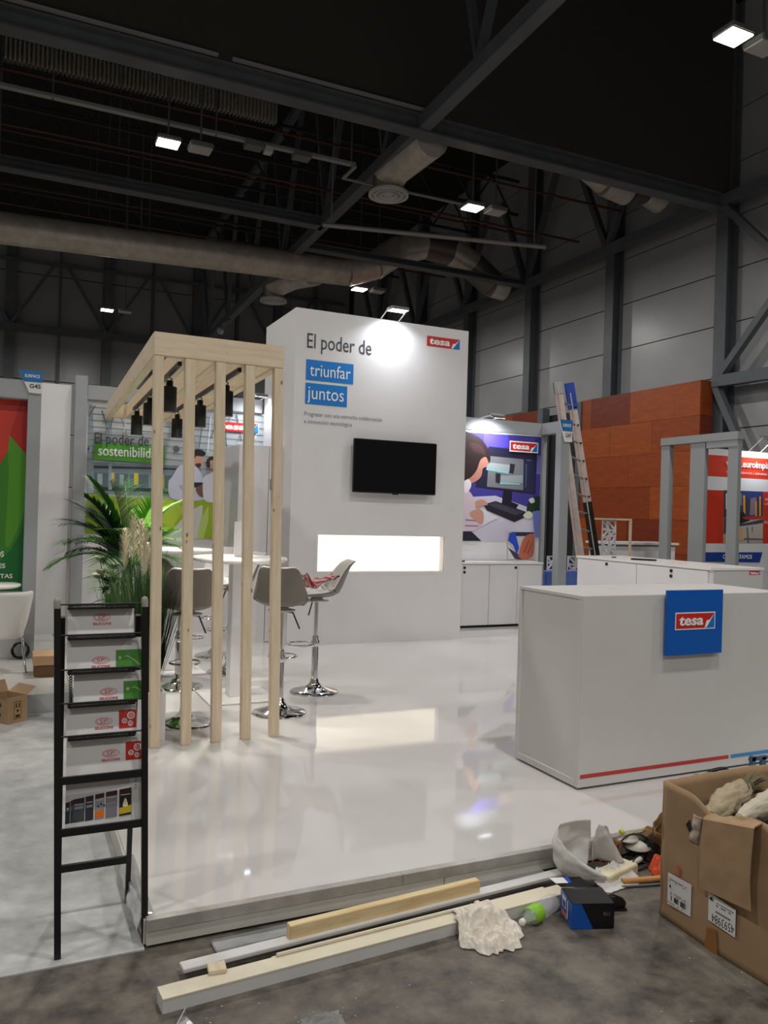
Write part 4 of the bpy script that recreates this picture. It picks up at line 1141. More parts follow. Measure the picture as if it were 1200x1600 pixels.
def grass_clump(label, x, y, n, h, spread, plumes=0, loc_group='ornamental grasses in the planter', m_=None):
    t = thing('ornamental_grass', label, 'grass plant', (x, y, SOIL), group=loc_group)
    m = MB()
    for i in range(n):
        a = random.uniform(0, 2 * PI); r = abs(random.gauss(0, spread)) * .6
        tilt = random.uniform(0.02, 0.30)
        p = (x + min(max(r * math.cos(a), -.055), .055), y + 0.05 + abs(r * 1.6 * math.sin(a)), SOIL - 0.01)
        blade(m, p, (math.cos(a) * tilt, max(-.04, math.sin(a) * tilt), 1), h * random.uniform(.6, 1.1), random.uniform(.007, .013), random.uniform(.05, .7), n=6)
    m.build('blades', m_ or M_GRASS, t, kind='stuff')
    for i in range(plumes):
        a = random.uniform(0, 2 * PI)
        b = Vector((x + 0.05 * math.cos(a), y + 0.1 * math.sin(a), SOIL)); e = b + Vector((0.10 * math.cos(a) + .02, 0.12 * math.sin(a), h * random.uniform(.9, 1.12)))
        st = MB().tube([b, b.lerp(e, .5), e], 0.003, 5)
        st.build('stalk', M_GRASS, t)
        pl = MB()
        for k in range(230):
            f = random.random()
            q = e + Vector((0, 0, -0.06 + 0.27 * f)); az = random.uniform(0, 2 * PI)
            wv_ = 0.045 * math.sin(PI * min(1, f * 0.9 + 0.12))
            blade(pl, q, (math.cos(az) * .5, math.sin(az) * .5, 1), 0.04 + wv_, 0.0035, .7, n=3)
        pl.build('plume', M_PLUME, t)
    return t
random.seed(5)
grass_clump('dense tall dark grass with cream plumes right at the first pergola post', 0.857, 5.36, 420, 0.86, 0.10, 2)
grass_clump('tall grass with one cream plume behind the magazine rack', 0.857, 5.75, 320, 0.80, 0.12, 2)
grass_clump('loose pale grass at the far end of the planter', 0.85, 6.95, 160, 0.72, 0.12, 0, m_=mat('grass_pale', (110, 150, 84), 0.5, var=0.2))
grass_clump('short dark grass clump in the middle of the planter', 0.857, 6.2, 220, 0.66, 0.14, 1)
t = thing('lily_plant', 'white flowering lily with broad dark leaves in the planter', 'flower', (0.84, 7.1, SOIL))
M_PETAL = mat('lily_petal', (232, 232, 205), 0.5)
for i in range(34):
    a = random.uniform(0, 2 * PI); m = MB()
    p = (0.83 + random.uniform(-.08, .05), 7.0 + random.uniform(-.2, .2), 0.66 + random.uniform(0, .36))
    blade(m, p, (math.cos(a), math.sin(a), random.uniform(0.1, .8)), random.uniform(.18, .28), 0.07, 0.9, n=6)
    m.build('leaf', M_LEAF[i % 2], t)
for i in range(5):
    px, py, pz = 0.78 + 0.06 * math.cos(i * 2.1), 7.05 + 0.1 * math.sin(i * 1.7), 0.93 + 0.05 * i
    px -= 0.05
    MB().tube([(0.84, 7.05, SOIL), (0.82, 7.05, .6), (px, py, pz)], 0.004, 6).build('stem', M_LEAF[1], t)
    m = MB()
    for k in range(6):
        a = k * PI / 3 + i
        blade(m, (px, py, pz), (math.cos(a) * .8, math.sin(a) * .8, .8), 0.14, 0.06, 1.3, n=5)
    m.build('blossom', M_PETAL, t)
# ------------------------------------------------------------------ reception counter
CX0, CX1, CY0, CY1, CZ = 2.88, 4.49, 3.573, 4.185, 1.175
M_GREYWHITE = mat('counter_laminate', (208, 206, 203), 0.38, var=0.02, scale=2)
t = thing('reception_counter', 'large white reception counter with blue logo panel in the right foreground', 'counter', (3.6, 3.9, PZ))
MB().box(CX0 + 0.03, CX1 - 0.03, CY0 + 0.03, CY1 - 0.03, PZ, PZ + 0.03).build('plinth', M_SHADOWGAP, t)
MB().box(CX0, CX1, CY0, CY0 + 0.025, PZ + 0.012, CZ).build('front_panel', M_GREYWHITE, t, bevel=0.002)
for x in (CX0 + 0.012, CX1 - 0.032):
    MB().box(x, x + 0.02, CY0 + 0.025, CY1 - 0.03, PZ + 0.03, CZ - 0.02).build('side_panel', M_GREYWHITE, t)
MB().box(CX0, CX1, CY1 - 0.03, CY1, PZ + 0.012, CZ - 0.02).build('rear_frame', M_GREYWHITE, t, bevel=0.002)
MB().box(CX0, CX0 + 0.03, CY0 + 0.025, CY1 - 0.03, PZ + 0.012, PZ + 0.05).build('side_rail', M_GREYWHITE, t, bevel=0.002)
MB().box(CX0, 3.38, CY0 + 0.0255, CY1, CZ - 0.018, CZ).build('top_panel', M_GREYWHITE, t, bevel=0.002)
MB().box(3.3815, CX1, CY0 + 0.0255, CY1, CZ - 0.018, CZ).build('top_panel', M_GREYWHITE, t, bevel=0.002)
F = Fr((0, CY0, 0))
art('red_stripe', F, [((190, 62, 58), 0, [(2.895, 0.166), (4.022, 0.166), (4.022, 0.188), (2.895, 0.188)])], t, off=0.0012)
art('blue_stripe', F, [((70, 140, 200), 0, [(4.04, 0.166), (4.47, 0.166), (4.47, 0.188), (4.04, 0.188)])], t, off=0.0012)
MB().box(3.465, 3.902, CY0 - 0.035, CY0 - 0.015, 0.824, 1.202).build('logo_panel', mat('logo_blue', (10, 92, 186), 0.35), t, bevel=0.001, label='bright blue square panel with the red logo')
MB().box(3.6, 3.77, CY0 - 0.015, CY0, 0.9, 1.1).build('spacer', M_GREYWHITE, t)
logo(Fr((0, CY0 - 0.035, 0)), 3.53, 3.832, 0.978, 1.066, t, border=0.007, off=0.002)

def lock(F, a, b, parent, m=None):
    d = MB()
    c = F.p(a, b, 0)
    d.tube([c, F.p(a, b, 0.012)], 0.018, 12)
    return d.build('lock', M_BLACKPLASTIC, parent)

# low cabinet below the desk poster
t = thing('storage_cabinet', 'long low white cabinet with doors under the desk poster', 'cabinet', (5.9, 9.27, PZ))
MB().box(5.03, 6.76, 9.29, 9.61, PZ + 0.04, 0.955).build('body', M_WHITE, t)
MB().box(5.05, 6.74, 9.31, 9.60, PZ, PZ + 0.04).build('plinth', M_SHADOWGAP, t)
MB().box(5.03, 6.77, 9.265, 9.615, 0.955, 0.982).build('worktop', M_WHITEGLOSS, t, bevel=0.003)
F = Fr((0, 9.272, 0))
for a, b, k in ((5.04, 5.455, None), (5.462, 5.888, 5.50), (5.895, 6.345, 6.31), (6.352, 6.752, None)):
    d = MB().box(a, b, 9.272, 9.29, PZ + 0.035, 0.945).build('door', M_WHITE, t, bevel=0.002)
    if k:
        lock(F, k, 0.91, d)
        if k < 6: lock(F, k, 0.85, d)
o = MB().box(5.47, 5.56, 9.36, 9.40, 0.982, 1.0).build('stapler', M_BLACKPLASTIC, bevel=0.004); tag(o, 'small black object lying on the low cabinet beside the tower', 'tool')

# second cabinet row facing left, its printed end towards the front
t = thing('storage_cabinet', 'white lockable cabinet row behind the reception counter, with a small logo on its end', 'cabinet', (6.85, 7.1, PZ))
MB().box(6.52, 7.24, 6.07, 8.2, PZ + 0.04, 1.115).build('body', M_WHITE, t)
MB().box(6.54, 7.22, 6.09, 8.18, PZ, PZ + 0.04).build('plinth', M_SHADOWGAP, t)
MB().box(6.495, 7.26, 6.05, 8.215, 1.115, 1.142).build('worktop', M_WHITEGLOSS, t, bevel=0.003)
MB().box(6.56, 7.24, 6.054, 6.07, PZ + 0.04, 1.108).build('end_panel', mat('end_grey', (196, 195, 192), 0.4), t)
FX = Fr((6.502, 0, 0), (0, -1, 0))
for a, b in ((6.10, 7.13), (7.14, 8.19)):
    d = MB().box(6.502, 6.52, a, b, PZ + 0.04, 1.105).build('door', M_WHITE, t, bevel=0.002)
    y = 6.60 if a < 7 else 7.64
    lock(FX, -y, 1.072, d)
    if a < 7: lock(FX, -y, 1.015, d)
logo(Fr((0, 6.054, 0)), 7.04, 7.195, 1.068, 1.108, t, off=0.002)
o = MB().bar((6.62, 7.36, 1.152), (6.78, 7.12, 1.152), 0.05, 0.018).build('black_folder', M_BLACKPLASTIC, bevel=0.004); tag(o, 'flat black bar lying on the cabinet row behind the counter', 'remote')
o = MB().lathe([(0.03, 0), (0.03, 0.012), (0.001, 0.014)], 14, (6.7, 7.75, 1.142)).build('black_disc', M_BLACKPLASTIC); tag(o, 'small black disc on the far end of the cabinet row', 'cap')

# ------------------------------------------------------------------ ladder
def lerp(a, b, f): return tuple(Vector(a).lerp(Vector(b), f))
t = thing('extension_ladder', 'tall paint stained aluminium ladder leaning behind the G47 post', 'ladder', (8.6, 10.4, 0))
L0, L1 = (8.52, 10.42, 0.0), (7.89, 10.55, 3.70)
R0, R1 = (8.86, 10.42, 0.0), (8.14, 10.55, 3.62)
wd = Vector((0.35, 0.94, 0)).normalized()
M_PINKALU = mat('stained_aluminium', (205, 190, 184), 0.5, metal=0.25, var=0.12, scale=8)
up = Vector((0.15, 0.95, 0.1))
for nm, a, b in (('rail', L0, L1), ('rail', R0, R1)):
    m = MB().bar(a, b, 0.135, 0.03, up=up)
    m.bar(Vector(a) + Vector((-.03, -.02, 0)), Vector(b) + Vector((-.03, -.02, 0)), 0.012, 0.045, up=up)
    m.build(nm, M_PINKALU, t)
m = MB().bar(lerp(R0, R1, .93), lerp(R0, R1, 1.045), 0.15, 0.05, up=up)
m.build('end_cap', mat('blue_cap', (40, 70, 160), 0.45, var=0.2, scale=20), t, label='blue plastic cap')
MB().bar(lerp(L0, L1, .97), lerp(L0, L1, 1.02), 0.145, 0.045, up=up).build('end_cap', M_ALU, t)
m = MB().bar(lerp(R0, R1, 0.0), lerp(R0, R1, .52), 0.14, 0.05, up=up)
m.build('paint_sleeve', mat('chipped_black', (20, 20, 22), 0.5, var=1, rgb2=(24, 24, 26), scale=12), t, label='black painted lower half of the right rail')
for k in range(12):
    f = 0.07 + k * 0.079
    MB().tube([lerp(L0, L1, f + .005), lerp(R0, R1, f)], 0.018, 8).build('rung', M_ALU, t)
    m = MB()
    for dx in (-.03, .03):
        c = Vector(lerp(R0, R1, f)) + Vector((dx, -0.02, 0))
        m.tube([c, c + Vector((0, -0.02, 0))], 0.014, 8)
    m.build('rivet', M_BLACKPLASTIC, t)

# ------------------------------------------------------------------ orange plywood wall and what stands before it
t = thing('plywood_wall', 'high orange plywood wall against the right hall wall', 'wall', (14.6, 16, 0))
MB().box(14.55, 14.9, 14.0, 18.3, 0, 4.93).build('core', M_SHADOWGAP, t)
OM = [M_ORANGE1, mat('orange_ply_b', (140, 62, 26), 0.38, var=0.18, scale=2.5, stretch=(1, 1, 5)), mat('orange_ply_c', (122, 50, 26), 0.38, var=0.2, scale=2.5, stretch=(1, 1, 5)), mat('orange_ply_d', (162, 78, 30), 0.38, var=0.18, scale=2.5, stretch=(1, 1, 5))]
random.seed(3)
rows = 6; hz = 4.93 / rows
for j in range(rows):
    y = 14.0; first = True
    while y < 18.29:
        w = 1.55 if not (first and j % 2) else 0.8
        first = False
        y2 = min(y + w, 18.3)
        dx = random.choice((0.0, 0.004, 0.008))
        MB().box(14.535 - dx, 14.55, y + 0.003, y2 - 0.003, j * hz + 0.003, (j + 1) * hz - 0.003).build('plywood_sheet', random.choice(OM), t)
        y = y2
for j in range(rows):
    MB().box(14.55, 14.9, 13.985, 14.0, j * hz + 0.003, (j + 1) * hz - 0.003).build('plywood_sheet', OM[(j + 1) % 3], t)
t = thing('plywood_wall', 'narrow far orange plywood wall seen behind the desk poster post', 'wall', (14.6, 21.2, 0))
MB().box(14.55, 14.9, 20.4, 24.5, 0, 4.88).build('core', M_SHADOWGAP, t)
for j in range(rows):
    for k in range(3):
        MB().box(14.535, 14.55, 20.4 + k * 1.37, 20.4 + (k + 1) * 1.37 - .005, j * hz * .99 + .003, (j + 1) * hz * .99 - .003).build('plywood_sheet', OM[(j + k) % 3], t)
    MB().box(14.55, 14.9, 20.385, 20.4, j * hz * .99 + .003, (j + 1) * hz * .99 - .003).build('plywood_sheet', OM[(j + 1) % 3], t)
o = MB().box(14.75, 15.0, 18.32, 20.36, 0, 4.7).build('gate_shutter', mat('dark_shutter', (30, 30, 31), 0.6)); tag(o, 'dark gate opening between the two orange walls', None, None, 'structure')
o = MB().box(14.5, 14.75, 18.31, 18.5, 0, 4.9).box(14.5, 14.75, 20.1, 20.37, 0, 4.9).build('gate_jamb', M_STEEL); tag(o, 'dark steel jambs of the gate', None, None, 'structure')

def lattice_panel(label, x0, x1, y, z0, z1, seed, frame_right=False):
    """white laser-cut board: triangles left out between bars"""
    t = thing('lattice_panel', label, 'screen panel', ((x0 + x1) / 2, y, 0))
    rnd = random.Random(seed)
    m = MB()
    nx, nz = 2, max(3, int((z1 - z0) / 0.15))
    G = {}
    for j in range(nz + 1):
        for i in range(nx + 1):
            dx = 0 if i in (0, nx) else rnd.uniform(-.07, .07)
            dz = 0 if j in (0, nz) else rnd.uniform(-.045, .045)
            G[i, j] = (x0 + (x1 - x0) * i / nx + dx, z0 + (z1 - z0) * j / nz + dz)
    for j in range(nz):
        for i in range(nx):
            q = [G[i, j], G[i + 1, j], G[i + 1, j + 1], G[i, j + 1]]
            tri = [(0, 1, 2), (0, 2, 3)] if rnd.random() < .5 else [(0, 1, 3), (1, 2, 3)]
            for a_ in tri:
                P = [q[k] for k in a_]
                cx_, cz_ = sum(p[0] for p in P) / 3, sum(p[1] for p in P) / 3
                I = [(cx_ + (p[0] - cx_) * .6, cz_ + (p[1] - cz_) * .6) for p in P]
                for yy, fl in ((y, 0), (y + .018, 1)):
                    vs = [(p[0], yy, p[1]) for p in P + I]
                    fs = [(k, (k + 1) % 3, 3 + (k + 1) % 3, 3 + k) for k in range(3)]
                    m.add(vs, [f[::-1] for f in fs] if fl else fs)
                vs = [(p[0], yy, p[1]) for yy in (y, y + .018) for p in I]
                m.add(vs, [(k, (k + 1) % 3, 3 + (k + 1) % 3, 3 + k) for k in range(3)])
    for (xa, xb, za, zb) in ((x0, x1, z0, z0 + .001), (x0, x1, z1 - .001, z1), (x0, x0 + .001, z0, z1), (x1 - .001, x1, z0, z1)):
        m.box(xa, xb, y, y + .018, za, zb)
    m.build('cut_board', mat('board_white', (212, 212, 216), 0.5), t)
    MB().box(x0, x0 + 0.04, y + 0.018, y + 0.3, 0, z0 + .05).box(x1 - 0.04, x1, y + 0.018, y + 0.3, 0, z0 + .05).build('stand', WOODZ, t)
    return t
t1 = lattice_panel('white cut-out lattice board in a thin timber frame before the orange wall', 9.03, 9.33, 10.75, 0.70, 1.60, 2)
m = MB()
m.box(8.80, 9.64, 10.72, 10.75, 1.60, 1.63).box(9.60, 9.64, 10.72, 10.75, 0, 1.60).box(8.80, 8.84, 10.72, 10.75, 0, 1.6)
m.build('timber_frame', WOODX, t1)
lattice_panel('white cut-out lattice board left of the ladder foot', 7.78, 8.08, 10.55, 0.62, 1.0, 5)
lattice_panel('white cut-out lattice board right behind the G47 post', 8.22, 8.52, 10.6, 0.62, 1.0, 9)
o = MB().box(7.5, 8.3, 10.2, 10.5, 0, 0.78).build('blue_crate', mat('blue_wrap', (92, 118, 190), 0.3, var=0.2, scale=4), bevel=0.02); tag(o, 'blue wrapped crate on the floor behind the G47 post', 'crate')
t = thing('low_counter', 'white low counter with grey edge in front of the orange wall', 'counter', (10.2, 12.0, 0))
MB().box(9.95, 11.5, 11.6, 12.2, 0, 1.12).build('body', M_WHITE, t)
MB().box(9.9, 11.55, 11.55, 12.25, 1.16, 1.2).build('worktop', M_WHITEGLOSS, t)
MB().box(9.97, 11.48, 11.62, 12.18, 1.12, 1.16).build('grey_band', M_GREYFRAME, t)
MB().box(9.93, 9.97, 11.58, 11.62, 0, 1.16).build('post', M_GREYFRAME, t)

# grey frame of the stand on the right
frame('free standing grey frame of the stand at the far right, before the orange wall', [
    ('post', (10.38, 10.48, 10.66, 10.86, 0, 2.93)), ('post', (10.38, 10.46, 9.87, 10.19, 0, 2.93)), ('post', (10.38, 10.46, 9.20, 9.40, 0, 2.86)),
    ('beam', (10.36, 10.50, 9.20, 10.86, 2.93, 3.06)), ('beam', (10.37, 10.49, 9.21, 9.84, 2.82, 2.93))], (10.42, 10, 0))
t = thing('poster_wall', 'red and white company wall with factory picture at the far right', 'poster wall', (12.3, 11, 0))
MB().box(11.5, 14.0, 11.0, 11.05, 0, 2.98).build('panel', M_WHITE, t)
F = Fr((0, 11.0, 0))
art('printed_picture', F, ART_PLANT, t, rect=(11.5, 14.0, 0.1, 2.97))
text('lettering', 'www.euroimpianti', F, (12.09, 13.42, 2.63, 2.79), M_WHITEINK, t, off=0.02, bold=0.02)
text('lettering', 'ITALIA | MÉXICO | ESPAÑA | EE.UU.', F, (12.1, 13.5, 2.535, 2.585), M_WHITEINK, t, off=0.02)
text('lettering', 'CONTRATAMOS', F, (12.07, 12.83, 0.94, 1.02), M_WHITEINK, t, off=0.02, bold=0.02)
for k, (s, z) in enumerate((('SISTEMAS', 2.06), ('LÍNEAS', 1.98), ('ROBOTS', 1.62))):
    text('lettering', s, F, (13.14, 13.5, z, z + 0.045), M_WHITEINK, t, off=0.02)
floodlight('lit floodlight above the red and white company wall', 12.85, 10.7, 3.2, (12.9, 11.2, 2.0), 6, (11.02, 2.97), wide=0.3)

# ------------------------------------------------------------------ left neighbour: chair, table, boxes
t = thing('tub_chair', 'white plastic tub chair on chrome legs at the left edge', 'chair', (0.0, 7.72, NZ))
def tub(u, v):
    a = PI * (-0.62 + 1.24 * u)          # round the back, open towards +y
    r = 0.15 + 0.10 * v ** 0.8
    z = 0.44 + 0.40 * v ** 1.25
    if abs(u - .5) > .36: z -= (abs(u - .5) - .36) * 0.9 * v
    return (-0.02 + r * math.sin(a) * 0.88, 7.72 - r * math.cos(a), z)
MB().grid(tub, 30, 12, thick=-0.012).build('backrest', M_SHELLW, t)
MB().lathe([(0.001, 0.43), (0.10, 0.43), (0.165, 0.45), (0.16, 0.465), (0.001, 0.455)], 28, (-0.02, 7.73, 0)).build('seat', M_SHELLW, t)
for sx in (-1, 1):
    for sy in (-1, 1):
        MB().tube([(-0.02 + sx * 0.08, 7.73 + sy * .06, 0.43), (-0.02 + sx * 0.15, 7.73 + sy * .09, 0.44), (-0.02 + sx * 0.185, 7.73 + sy * 0.16, NZ)], 0.010, 8).build('leg', M_CHROME, t)
t = thing('round_table', 'white round table top just behind the white tub chair', 'table', (-0.2, 8.08, NZ))
MB().lathe([(0.30, 0.835), (0.315, 0.845), (0.315, 0.86), (0.001, 0.862)], 40, (-0.2, 8.06, 0)).lathe([(0.001, 0.834), (0.30, 0.835)], 40, (-0.2, 8.06, 0)).build('tabletop', M_WHITEGLOSS, t)
MB().lathe([(0.025, NZ + 0.02), (0.025, 0.836)], 14, (-0.2, 8.06, 0)).build('column', M_CHROME, t)
MB().lathe([(0.12, NZ), (0.12, NZ + 0.012), (0.04, NZ + 0.03)], 30, (-0.2, 8.06, 0)).build('base', M_BLACK, t)
for r, dx in ((0.06, 0.02), (0.07, 0.0), (0.055, 0.05)):
    pass
m = MB()
pts = []
for k in range(90):
    a = k * 2 * PI / 30
    pts.append((0.08 + dx + 0.07 * math.cos(a) * (1 + .1 * math.sin(k * .3)), 8.22 + 0.004 * (k / 10), NZ + 0.085 + 0.07 * math.sin(a) + .006 * math.sin(k)))
o = m.tube(pts, 0.008, 6).build('cable_coil', M_BLACK); tag(o, 'coil of black cable standing against the left grey post', 'cable')
t = thing('cardboard_parcel', 'flat cardboard parcel on the neighbouring platform behind the rack', 'box', (0.32, 7.4, NZ))
MB().box(0.225, 0.455, 7.35, 7.62, NZ, NZ + 0.10).build('lower_part', mat('card_dark', (118, 88, 62), 0.85), t, bevel=0.004)
MB().box(0.215, 0.46, 7.33, 7.64, NZ + 0.10, NZ + 0.18).build('lid', mat('card_light', (196, 160, 124), 0.8), t, bevel=0.004)
o = MB().grid(lambda u, v: (0.27 + .17 * u, 7.7 + .2 * v, NZ + 0.04 + .07 * abs(noise.noise(Vector((u * 4, v * 4, 2))))), 12, 12, thick=0.004).build('black_bag', M_BLACKPLASTIC); tag(o, 'dark crumpled bag below the white wall panel', 'bag')

def carton(label, loc, rz, w, d, h, marks=True):
    t = thing('cardboard_box', label, 'box', loc, rz)
    k = 0.006
    for nm, b in (('front_wall', (-w / 2, w / 2, -d / 2, -d / 2 + k, 0, h)), ('back_wall', (-w / 2, w / 2, d / 2 - k, d / 2, 0, h)), ('side_wall', (-w / 2, -w / 2 + k, -d / 2 + k, d / 2 - k, 0, h)),
                  ('side_wall', (w / 2 - k, w / 2, -d / 2 + k, d / 2 - k, 0, h)), ('bottom', (-w / 2 + k, w / 2 - k, -d / 2 + k, d / 2 - k, 0, k))):
        MB().box(*b).build(nm, M_CARD, t, world=False)
    f = d * 0.48
    MB().bar((-w / 2, -d / 2, h), (-w / 2 - .03, -d / 2 - 0.01, h), 0.001, 0.001)
    MB().add([(w / 2, -d / 2, h), (w / 2, d / 2, h), (w / 2 + f * .75, d / 2 - .01, h + f * .45), (w / 2 + f * .75, -d / 2 + .01, h + f * .45)], [(0, 1, 2, 3)]).build('flap', M_CARD, t, world=False)
    MB().add([(-w / 2, -d / 2, h), (-w / 2, d / 2, h), (-w / 2 - f * .6, d / 2 - .01, h + f * .6), (-w / 2 - f * .6, -d / 2 + .01, h + f * .6)], [(0, 1, 2, 3)]).build('flap', M_CARD, t, world=False)
    MB().add([(-w / 2, d / 2, h), (w / 2, d / 2, h), (w / 2 - .01, d / 2 + f * .3, h + f * .8), (-w / 2 + .01, d / 2 + f * .3, h + f * .8)], [(0, 1, 2, 3)]).build('flap', M_CARD, t, world=False)
    return t
t = carton('small open cardboard box with black handling symbols on the left aisle carpet', (0.03, 6.50, 0.006), 0.62, 0.16, 0.22, 0.19)
# handling symbols on the box
ca_, sa_ = math.cos(0.62), math.sin(0.62)
o_ = Vector((0.03, 6.50, 0.006))
Fb = Fr((0, -0.11, 0), (1, 0, 0)); K = (30, 28, 26)
def local_art(name, fr, polys, parent, off):
    """print in the local frame of a rotated thing"""
    l, r = parent.location.copy(), parent.rotation_euler.copy()
    parent.location = (0, 0, 0)
    o = art(name, fr, polys, parent, off=off)
    parent.location = l
    return o
def arrow(x, z, s, up=1):
    return [(x - s, z), (x + s, z), (x, z + up * s * 1.6)]
local_art('symbols', Fb, [(K, 0, [(-.03, .03), (.03, .03), (.03, .155), (-.03, .155)]), ((176, 138, 96), 0, [(-.026, .034), (.026, .034), (.026, .151), (-.026, .151)]),
                          (K, 0, [(-.017, .115), (-.007, .115), (-.007, .145), (-.017, .145)]), (K, 0, [(.007, .115), (.017, .115), (.017, .145), (.007, .145)]), (K, 0, [(-.02, .11), (.02, .11), (.02, .114), (-.02, .114)]),
                          (K, 0, arrow(0, .095, .014, -1)), (K, 0, [(-.018, .04), (.018, .04), (.018, .06), (-.018, .06)])], t, 0.001)
Fs = Fr((-0.08, 0, 0), (0, -1, 0))
local_art('symbols', Fs, [(K, 0, arrow(0.02, .12, .022)), (K, 0, arrow(0.02, .07, .022, -1))], t, 0.001)

# ------------------------------------------------------------------ brochure rack
RX0, RX1, RY = 0.150, 0.468, 3.035
t = thing('brochure_rack', 'black ladder shaped brochure rack standing on the aisle carpet', 'rack', ((RX0 + RX1) / 2, 3.18, 0.006))
M_CAPGREY = mat('grey_cap', (150, 148, 138), 0.5)
for x in (RX0, RX1 - 0.022):
    lx = 0.0
    MB().box(x, x + 0.022, RY - 0.012, RY + 0.012, 0.006, 1.235).build('front_leg', M_BLACK, t, bevel=0.002)
    MB().lathe([(0.0125, 0), (0.0125, 0.025), (0.009, 0.034), (0.001, 0.038)], 16, (x + 0.011, RY, 1.235)).build('end_cap', M_CAPGREY, t)
    xi = x + (0.022 if x < 0.3 else -0.016)
    MB().bar((xi + 0.008, RY + 0.33, 0.006), (xi + 0.008, RY + 0.035, 1.2), 0.018, 0.02, up=(0, 1, .2)).build('rear_leg', M_BLACK, t)
for z, h in ((0.628, 0.026), (0.445, 0.026)):
    MB().box(RX0 + 0.02, RX1 - 0.02, RY - 0.008, RY + 0.008, z - h / 2, z + h / 2).build('cross_bar', M_BLACK, t, bevel=0.002)
zr = 0.20; yr = RY + 0.33 - 0.295 * (zr - .006) / 1.194
MB().box(RX0 + 0.03, RX1 - 0.03, yr - 0.008, yr + 0.008, zr - 0.013, zr + 0.013).build('cross_bar', M_BLACK, t)
def tray(z, lip=0.012):
    m = MB()
    m.tube([(RX0 + 0.02, RY - .004, z + lip), (RX1 - 0.02, RY - .004, z + lip)], 0.003, 6)
    m.tube([(RX0 + 0.045, RY, z - 0.004), (RX1 - 0.045, RY, z - 0.004)], 0.003, 6)
    m.box(RX0 + 0.045, RX1 - 0.045, RY + 0.0, RY + 0.05, z - 0.006, z - 0.003)
    n = 34
    for k in range(n):      # the punched lip
        x = RX0 + 0.045 + (RX1 - RX0 - 0.09) * k / n; dx = (RX1 - RX0 - 0.09) / n
        m.bar((x, RY - .002, z - .004), (x + dx, RY - .003, z + lip), 0.0028, 0.003, up=(0, 1, 0))
        m.bar((x + dx, RY - .002, z - .004), (x, RY - .003, z + lip), 0.0028, 0.003, up=(0, 1, 0))
    m.build('wire_tray', M_BLACK, t)
BZ = [1.128, 1.006, 0.888, 0.772, 0.655]
tray(1.236)
for z in BZ[:-1]:
    tray(z)
m = MB()
for x in (RX0 + 0.052, RX1 - 0.06):
    for k in range(60):
        z = 0.66 + k * 0.0096
        m.bar((x, RY + .055, z), (x + .012, RY + .055, z + .0096), 0.003, 0.003, up=(0, 1, 0))
        m.bar((x + .012, RY + .055, z), (x, RY + .055, z + .0096), 0.003, 0.003, up=(0, 1, 0))
m.build('wire_back', M_BLACK, t)
lean_x(t, -0.028, 1.25)
M_PAPER = mat('brochure_paper', (226, 224, 224), 0.35)
def ellipse(cx, cz, a, b, n=20):
    return [(cx + a * math.cos(2 * PI * k / n), cz + b * math.sin(2 * PI * k / n)) for k in range(n)]
def ring(c, cx, cz, a, b, w, back):
    return [(c, 0, ellipse(cx, cz, a, b)), (back, 0, ellipse(cx, cz, a - w, b - w))]
PAPERC = (226, 224, 224); PINK = (205, 92, 100)
